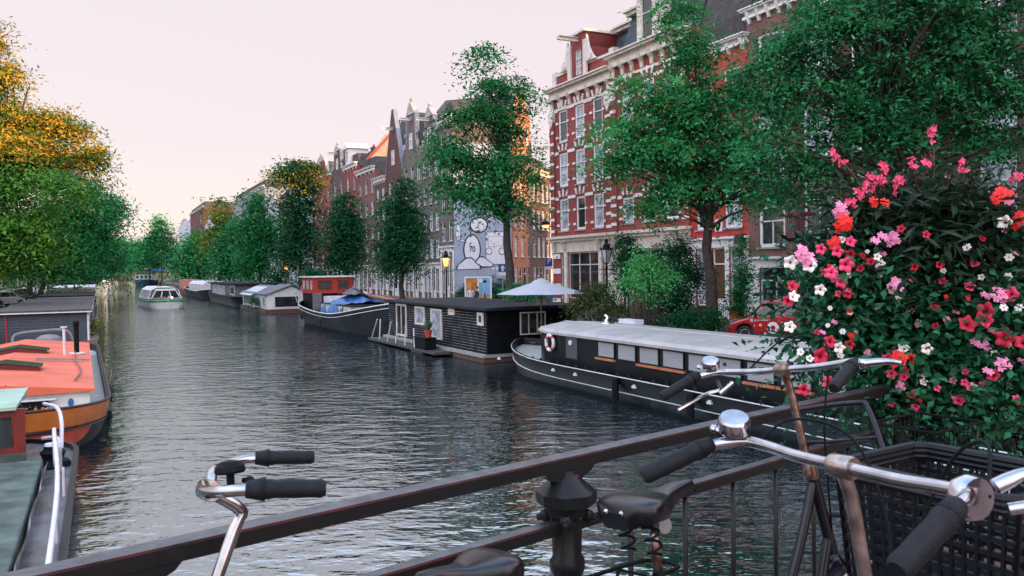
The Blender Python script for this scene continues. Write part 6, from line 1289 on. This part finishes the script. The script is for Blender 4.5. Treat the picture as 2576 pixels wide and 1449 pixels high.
# B: nearest bicycle with the black crate
B_st = Vector((.565, 1.40, 0)); B_sd = B_st - Vector((.887, .46, 0)) * .56
rb = bicycle('nearest bicycle with a chromed bell and a black plastic crate in front', B_st, B_sd, bar_h=1.23, sad_h=.93, lean=-3, stemm=TARN)
ob, Lp, gs = handlebar(rb, (.36, 0, 1.23), FLAT, CHR, yaw=rad(-8), grip_r=.0175, grip_l=.125)
bell(ob, (-.03, .268, .055), .032, CHR, toward=rb)
b = MB(); b.lathe([(.03, 0), (.034, .012), (.028, .03)], (0, -.27, 0), 14, axis='y'); b.tube(smoothpath([(.01, -.29, .02), (.05, -.31, .04), (.1, -.33, .045)], 3), [.012, .012, .010, .008, .007, .006, .004], 8); b.tube([(.02, -.3, -.01), (.06, -.33, .0)], .009, 8); b.build('gear_shifter', CHR, ob, smooth=True, auto=50)
iv = locl(rb); zr = 3.72; ca, cb_, cc = G(2310, 1118, zr), G(2193, 1212, zr), G(2576, 1166, zr); ex = (cc - ca).normalized(); ey = (cb_ - ca).normalized(); ey = (ey - ex * ex.dot(ey)).normalized()
cr = thing('crate', 'black perforated plastic crate mounted in front of the nearest bicycle', 'crate', ca, 0); M3 = Matrix((ex, ey, Vector((0, 0, 1)))).transposed(); 
cr.rotation_euler = M3.to_euler() if M3.determinant() > 0 else (0, 0, math.atan2(ex.y, ex.x))
sy = 1 if M3.determinant() > 0 else -1; lx, ly, hz = .42, .34 * sy, .27
b = MB(); rim = [(.03, 0), (lx - .03, 0), (lx, .03 * sy), (lx, ly - .03 * sy), (lx - .03, ly), (.03, ly), (0, ly - .03 * sy), (0, .03 * sy)]
b.tube([(x, y, 0) for x, y in rim], .012, 8, close=True); b.tube([(x, y, -.012) for x, y in rim], .012, 8, close=True); b.tube([(x, y, -.026) for x, y in rim], .010, 6, close=True); b.build('rim', PLAS, cr)
b = MB(); c_ = [(0, 0), (lx, 0), (lx, ly), (0, ly)]; tp_ = .9
for i in range(4):
    p, q = Vector((*c_[i], 0)), Vector((*c_[(i + 1) % 4], 0)); mid_ = Vector((lx / 2, ly / 2, 0))
    def pt(f, z): v_ = p.lerp(q, f); v_ = mid_ + (v_ - mid_) * (1 - .1 * z / hz); return (v_.x, v_.y, -z)
    n = 15 if i % 2 == 0 else 12
    for k in range(n + 1): b.bar(pt(k / n, .0), pt(k / n, hz), .010, .007)
    for k in range(9): 
        z = hz * (k + 1) / 9; b.bar(pt(0, z), pt(1, z), .008, .011)
b.build('lattice_side', PLAS, cr); b = MB(); b.box(.02, lx - .02, min(.02 * sy, ly - .02 * sy), max(.02 * sy, ly - .02 * sy), -hz - .01, -hz); b.build('crate_floor', PLAS, cr)
b = MB(); b.tube(smoothpath([(.0, .26, -.01), (.07, .22, .05), (.13, .12, .02), (.12, .03, -.12), (.09, 0, -.3)], 6), .003, 6); b.tube(smoothpath([(.02, -.27, .0), (.1, -.2, .06), (.15, -.08, .0), (.1, -.01, -.2)], 6), .003, 6); b.build('brake_cable', BLACKM, ob, smooth=True)
# D: far right bicycle, only its wheel and carrier in the picture
D_sd = Vector((2.62, 4.06, 0)) + Vector((.764, .645, 0)) * .30; D_st = D_sd + Vector((.764, .645, 0)) * .56
rd = bicycle('bicycle at the right edge of which only the rear wheel shows under the flowers', D_st, D_sd)
handlebar(rd, (.36, 0, 1.22), FLAT, CHR)
wb_ = thing('wire_basket', 'dark wire basket standing under the flowers behind the crate', 'basket', AY(2330, 1165, 3.2), rad(35)); wb_.scale = (.8, .8, .8); b = MB()
for k in range(11): b.tube([(-.2 + k * .04, -.14, 0), (-.22 + k * .044, -.16, .2)], .003, 4); b.tube([(-.2 + k * .04, .14, 0), (-.22 + k * .044, .16, .2)], .003, 4)
for z in (0, .07, .14): b.tube([(-.2, -.14, z), (.2, -.14, z), (.2, .14, z), (-.2, .14, z)], .003, 4, close=True)
b.build('wire_sides', BLACKM, wb_); b = MB(); b.tube([(-.22, -.16, .2), (.22, -.16, .2), (.22, .16, .2), (-.22, .16, .2)], .007, 6, close=True); b.build('rim', BLACKM, wb_)
# bicycle parked by the shed
F = foot(1645, 21.95, QZ); bc = copy_tree(rd); bc.location = F; bc.rotation_euler = (0, 0, rad(172)); bc['label'] = 'black bicycle parked in front of the small wooden shed behind the barge'; bc['group'] = 'bicycles parked on the quay'
F = foot(1310, 23.5, QZ)
for k in range(4):
    c = copy_tree(rd); c.location = F + Vector((k * 1.0, k * .5, 0)); c.rotation_euler = (0, 0, rad(100 + 14 * k)); c['label'] = ['dark bicycle nearest the big trunk behind the black houseboat', 'dark bicycle second from the big trunk behind the houseboat', 'dark bicycle third from the big trunk behind the houseboat', 'dark bicycle farthest from the big trunk behind the houseboat'][k]; c['group'] = 'bicycles parked on the quay'
# ================================================================ flowers hung on the railing
YF = 3.95; pl = thing('flower_planter', 'large planter of red, pink and white flowers on the bridge railing', 'planter', AY(2330, 1010, YF)); PB = Vector(pl.location)
b = MB(); b.prism([(-.45, -.32), (.45, -.32), (.55, .0), (-.55, .0)], -.14, .14, 'y'); o = b.build('trough', BLACKM, pl); o.rotation_euler = (0, 0, rad(40)); o.location = (.1, .12, .0); o.scale = (.8, .8, .8)
G_FL = leafmat('petunia_leaves', (.002, .016, .009), (.028, .15, .065), trans=.2, rough=.35); G_RB = leafmat('purple_brown_leaves', (.006, .012, .008), (.03, .06, .032), (.09, .02, .03), trans=.2)
FB = [(2125, 650, 80, 55), (2095, 730, 70, 80), (2100, 840, 80, 60), (2180, 700, 120, 110), (2200, 860, 140, 110), (2330, 740, 150, 130), (2350, 900, 150, 110), (2480, 760, 130, 150), (2530, 900, 110, 130), (2270, 985, 110, 60), (2420, 980, 120, 60), (2520, 620, 90, 80), (2560, 1010, 60, 50)]
bl = [pb(x + (14 if x < 2110 else 0), y, YF, rx * .88, ry * .9, 150) for x, y, rx, ry in FB]
o, _ = leaves([tuple(q[0] - PB) for q in bl], [q[1] for q in bl], 26000, .036, 'foliage', G_FL, pl, 0, 201, aspect=1.15, cl=1500, shell=.3)
bl = [pb(x, y, YF - .05, rx, ry, 90) for x, y, rx, ry in ((2200, 560, 90, 60), (2300, 530, 110, 85), (2400, 540, 90, 70), (2330, 620, 150, 60), (2480, 560, 50, 60))]
o, _ = leaves([tuple(q[0] - PB) for q in bl], [q[1] for q in bl], 7000, .034, 'upright_foliage', G_RB, pl, 0, 202, aspect=2.6, cl=500, shell=.1)
FM = lambda n, c, c2: mat(n, c, .55, var=.2, scale=30, c2=c2)
HOT = FM('hot_pink_petal', (.75, .03, .12), (.85, .08, .2)); RED = FM('scarlet_petal', (.75, .004, .004), (.85, .015, .01)); CRI = FM('crimson_petal', (.42, .004, .03), (.6, .01, .05)); PNK = FM('light_pink_petal', (.75, .18, .36), (.85, .32, .5)); WHT = FM('cream_petal', (.75, .68, .62), (.85, .8, .76)); ORC = mat('orange_eye', (.55, .08, .01), .6); DKC = mat('dark_flower_eye', (.08, .004, .012), .7); STEMM = mat('green_stem', (.12, .16, .06), .6)
def petunia(name, m, R_=.042):
    b = MB(); n = 30; rows_ = []
    for f, z in ((.02, -.03), (.18, -.018), (.4, -.004), (.72, .004), (1, .0)):
        rows_.append([(R_ * f * (1 + .16 * math.cos(5 * a) * f) * math.cos(a), R_ * f * (1 + .16 * math.cos(5 * a) * f) * math.sin(a), z + .006 * math.sin(5 * a + 1) * f) for a in [2 * math.pi * k / n for k in range(n)]])
    b.grid(rows_, closed=True); b.m = [1 if i < n else 0 for i in range(len(b.f))]; b.tube([(0, 0, -.03), (0, 0, -.055)], [.006, .004], 6, m=0); return b.build(name, [m, DKC], pl, smooth=True)
def florets(name, m, k, R_, rr, seed, five=5):
    b = MB(); R = random.Random(seed)
    for i in range(k):
        an = i * 2.4; rad_ = R_ * math.sqrt((i + .3) / k) * (1 if k > 1 else 0); c = Vector((rad_ * math.cos(an), rad_ * math.sin(an), -rad_ * rad_ * 8 + R.uniform(-.004, .006))); tl = Vector((c.x * 10, c.y * 10, 1)).normalized(); sx = tl.cross(Vector((.3, 1, .1))).normalized(); sy_ = tl.cross(sx)
        a0 = R.uniform(0, 6)
        for p in range(five):
            a = a0 + 2 * math.pi * p / five; d = sx * math.cos(a) + sy_ * math.sin(a); w_ = sx * -math.sin(a) + sy_ * math.cos(a)
            b.add([c, c + d * rr * .45 + w_ * rr * .30 + tl * .003, c + d * rr * .85 + w_ * rr * .32 + tl * .004, c + d * rr + tl * .001, c + d * rr * .85 - w_ * rr * .32 + tl * .004, c + d * rr * .45 - w_ * rr * .30 + tl * .003], [(0, 1, 2, 3, 4, 5)])
        if k > 1: b.tube([c, Vector((0, 0, -.06))], .0015, 4, m=1)
    if k == 1: b.ball((0, 0, .003), rr * .2, m=2, n=8)
    return b.build(name, [m, STEMM, ORC], pl)
PR = {'ph': petunia('petunia', HOT), 'pc': petunia('petunia', CRI, .043), 'w': petunia('white_petunia', WHT, .036), 'gr': florets('geranium', RED, 9, .05, .026, 1), 'gp': florets('geranium', PNK, 8, .042, .021, 2), 'g2': florets('geranium', PNK, 2, .022, .022, 3), 'sr': florets('geranium', RED, 3, .02, .022, 4), 'd': florets('daisy', WHT, 1, 0, .026, 5, 6)}
proto_used = set()
def put(kind, D_, s=1.0, Y=None):
    p = PR[kind]; o = p if kind not in proto_used else p.copy()
    if kind in proto_used: COL.objects.link(o); o.parent = pl
    proto_used.add(kind); P = AY(D_[0], D_[1], Y or YF - .36 + random.uniform(-.05, .04)); o.location = P - PB
    v_ = (Vector((0, 0, H)) - P).normalized() + Vector((random.uniform(-.5, .5), 0, random.uniform(-.15, .6))); o.rotation_euler = v_.to_track_quat('Z', 'Y').to_euler(); s *= .74; o.scale = (s, s, s)
c8 = lambda p: ((2350 + p[0] / 2.818) / 1.267, (400 + p[1] / 2.818) / 1.267); c4 = lambda p: ((2400 + p[0] / 2.981) / 1.267, (800 + p[1] / 2.981) / 1.267)
for k, s, L_ in (('gr', 1, [(960, 880), (2360, 620), (2540, 840)]), ('sr', 1, [(850, 1060), (1230, 680), (1330, 690), (890, 1030)]), ('gp', 1, [(930, 760), (590, 1140), (640, 1190), (1400, 1010)]), ('g2', 1, [(1310, 1000), (2450, 700), (1240, 1040)]),
    ('ph', 1, [(980, 1250)]), ('ph', .75, [(1020, 1040), (750, 1110), (900, 1130), (850, 1320), (930, 1400)]), ('pc', .55, [(1470, 925), (1590, 1270), (1820, 1250), (1700, 980)]), ('w', 1.1, [(480, 1230), (650, 1255), (2400, 870)]), ('w', .6, [(1260, 1180)]), ('d', 1, [(2065, 1095), (2440, 1185)])):
    for p in L_: put(k, c8(p), s)
for k, s, L_ in (('pc', 1.15, [(650, 1000), (2040, 690), (2210, 570), (2390, 830), (2570, 860)]), ('pc', .8, [(730, 860), (380, 330), (340, 470), (2280, 1180), (480, 1320), (1280, 1030), (720, 1250)]), ('ph', 1, [(2200, 660), (2450, 410)]), ('ph', .8, [(840, 300), (730, 210)]),
    ('gp', 1, [(1350, 320), (2340, 400), (2380, 1060)]), ('g2', 1, [(2220, 430), (2370, 480), (2120, 880), (2215, 920), (2240, 1150)]), ('gr', .9, [(1370, 1020)]), ('sr', 1, [(1510, 1010)]), ('w', .9, [(640, 370), (390, 430), (350, 720), (820, 920), (1430, 920), (1650, 930)]), ('w', .6, [(830, 990), (450, 960), (540, 1020)]),
    ('d', 1, [(2440, 65), (2425, 245), (2380, 540), (2530, 540)]), ('ph', .5, [(2500, 1400), (2060, 1300), (1900, 1230), (2010, 1250), (1750, 1300)])):
    for p in L_: put(k, c4(p), s)
RF = random.Random(9)
for k in range(80):
    x, y, rx, ry = RF.choice(FB[:-1]); a = RF.uniform(0, 6.28); q = RF.uniform(.2, 1); put(RF.choice(['g2', 'sr', 'ph', 'pc', 'gp', 'g2', 'pc', 'd', 'w']), (x + rx * q * math.cos(a), y + ry * q * math.sin(a)), RF.uniform(.45, .8), YF - .30)
for i, (p, base, n) in enumerate([((850, 250), (1150, 620), 3), ((1730, 20), (1760, 560), 2), ((1560, 310), (1600, 640), 2), ((1690, 310), (1700, 640), 2), ((2040, 350), (1990, 700), 2), ((1160, 470), (1260, 760), 3), ((1430, 470), (1440, 700), 4), ((1300, 350), (1370, 640), 2), ((2510, 460), (2380, 700), 2), ((1090, 590), (1180, 760), 4), ((980, 680), (1080, 820), 2), ((1270, 500), (1330, 700), 2), ((1900, 470), (1860, 760), 0), ((2110, 510), (2060, 760), 0), ((1490, 400), (1500, 700), 0)]):
    a = AY(*c8(base), YF - .1) - PB; c = AY(*c8(p), YF - .25) - PB; b = MB(); P = smoothpath([a, a.lerp(c, .5) + Vector((.012, 0, .01)), c], 5); b.tube(P, .0022, 5, m=1)
    R = random.Random(i)
    for k in range(14 + n * 2):
        t = R.uniform(.35, 1.0); q = a.lerp(c, t) + Vector((R.uniform(-.014, .014), R.uniform(-.014, .014), R.uniform(0, .02))); d = Vector((R.uniform(-1, 1), R.uniform(-1, 1), R.uniform(.3, 1.4))).normalized() * R.uniform(.012, .028); w_ = d.cross(Vector((0, 1, .2))).normalized() * .003; b.add([q, q + d * .5 + w_, q + d, q + d * .5 - w_], [(0, 1, 2, 3)], 2)
    for k in range(n * 3):
        q = c.lerp(a, .13 * k / 3 * R.uniform(.6, 1.2)) + Vector((R.uniform(-.02, .02), R.uniform(-.02, .0), R.uniform(-.01, .02)))
        for p_ in range(4):
            an = p_ * 1.57 + R.uniform(-.4, .4); d = Vector((math.cos(an), R.uniform(-.5, .1), math.sin(an))) * R.uniform(.011, .019); w_ = Vector((-d.z, 0, d.x)) * .38; b.add([q, q + d * .55 + w_, q + d, q + d * .55 - w_], [(0, 1, 2, 3)], 0)
    b.build('flower_spike', [HOT, STEMM, mat('maroon_bud', (.12, .01, .02), .6)], pl)
bpy.context.view_layer.update()
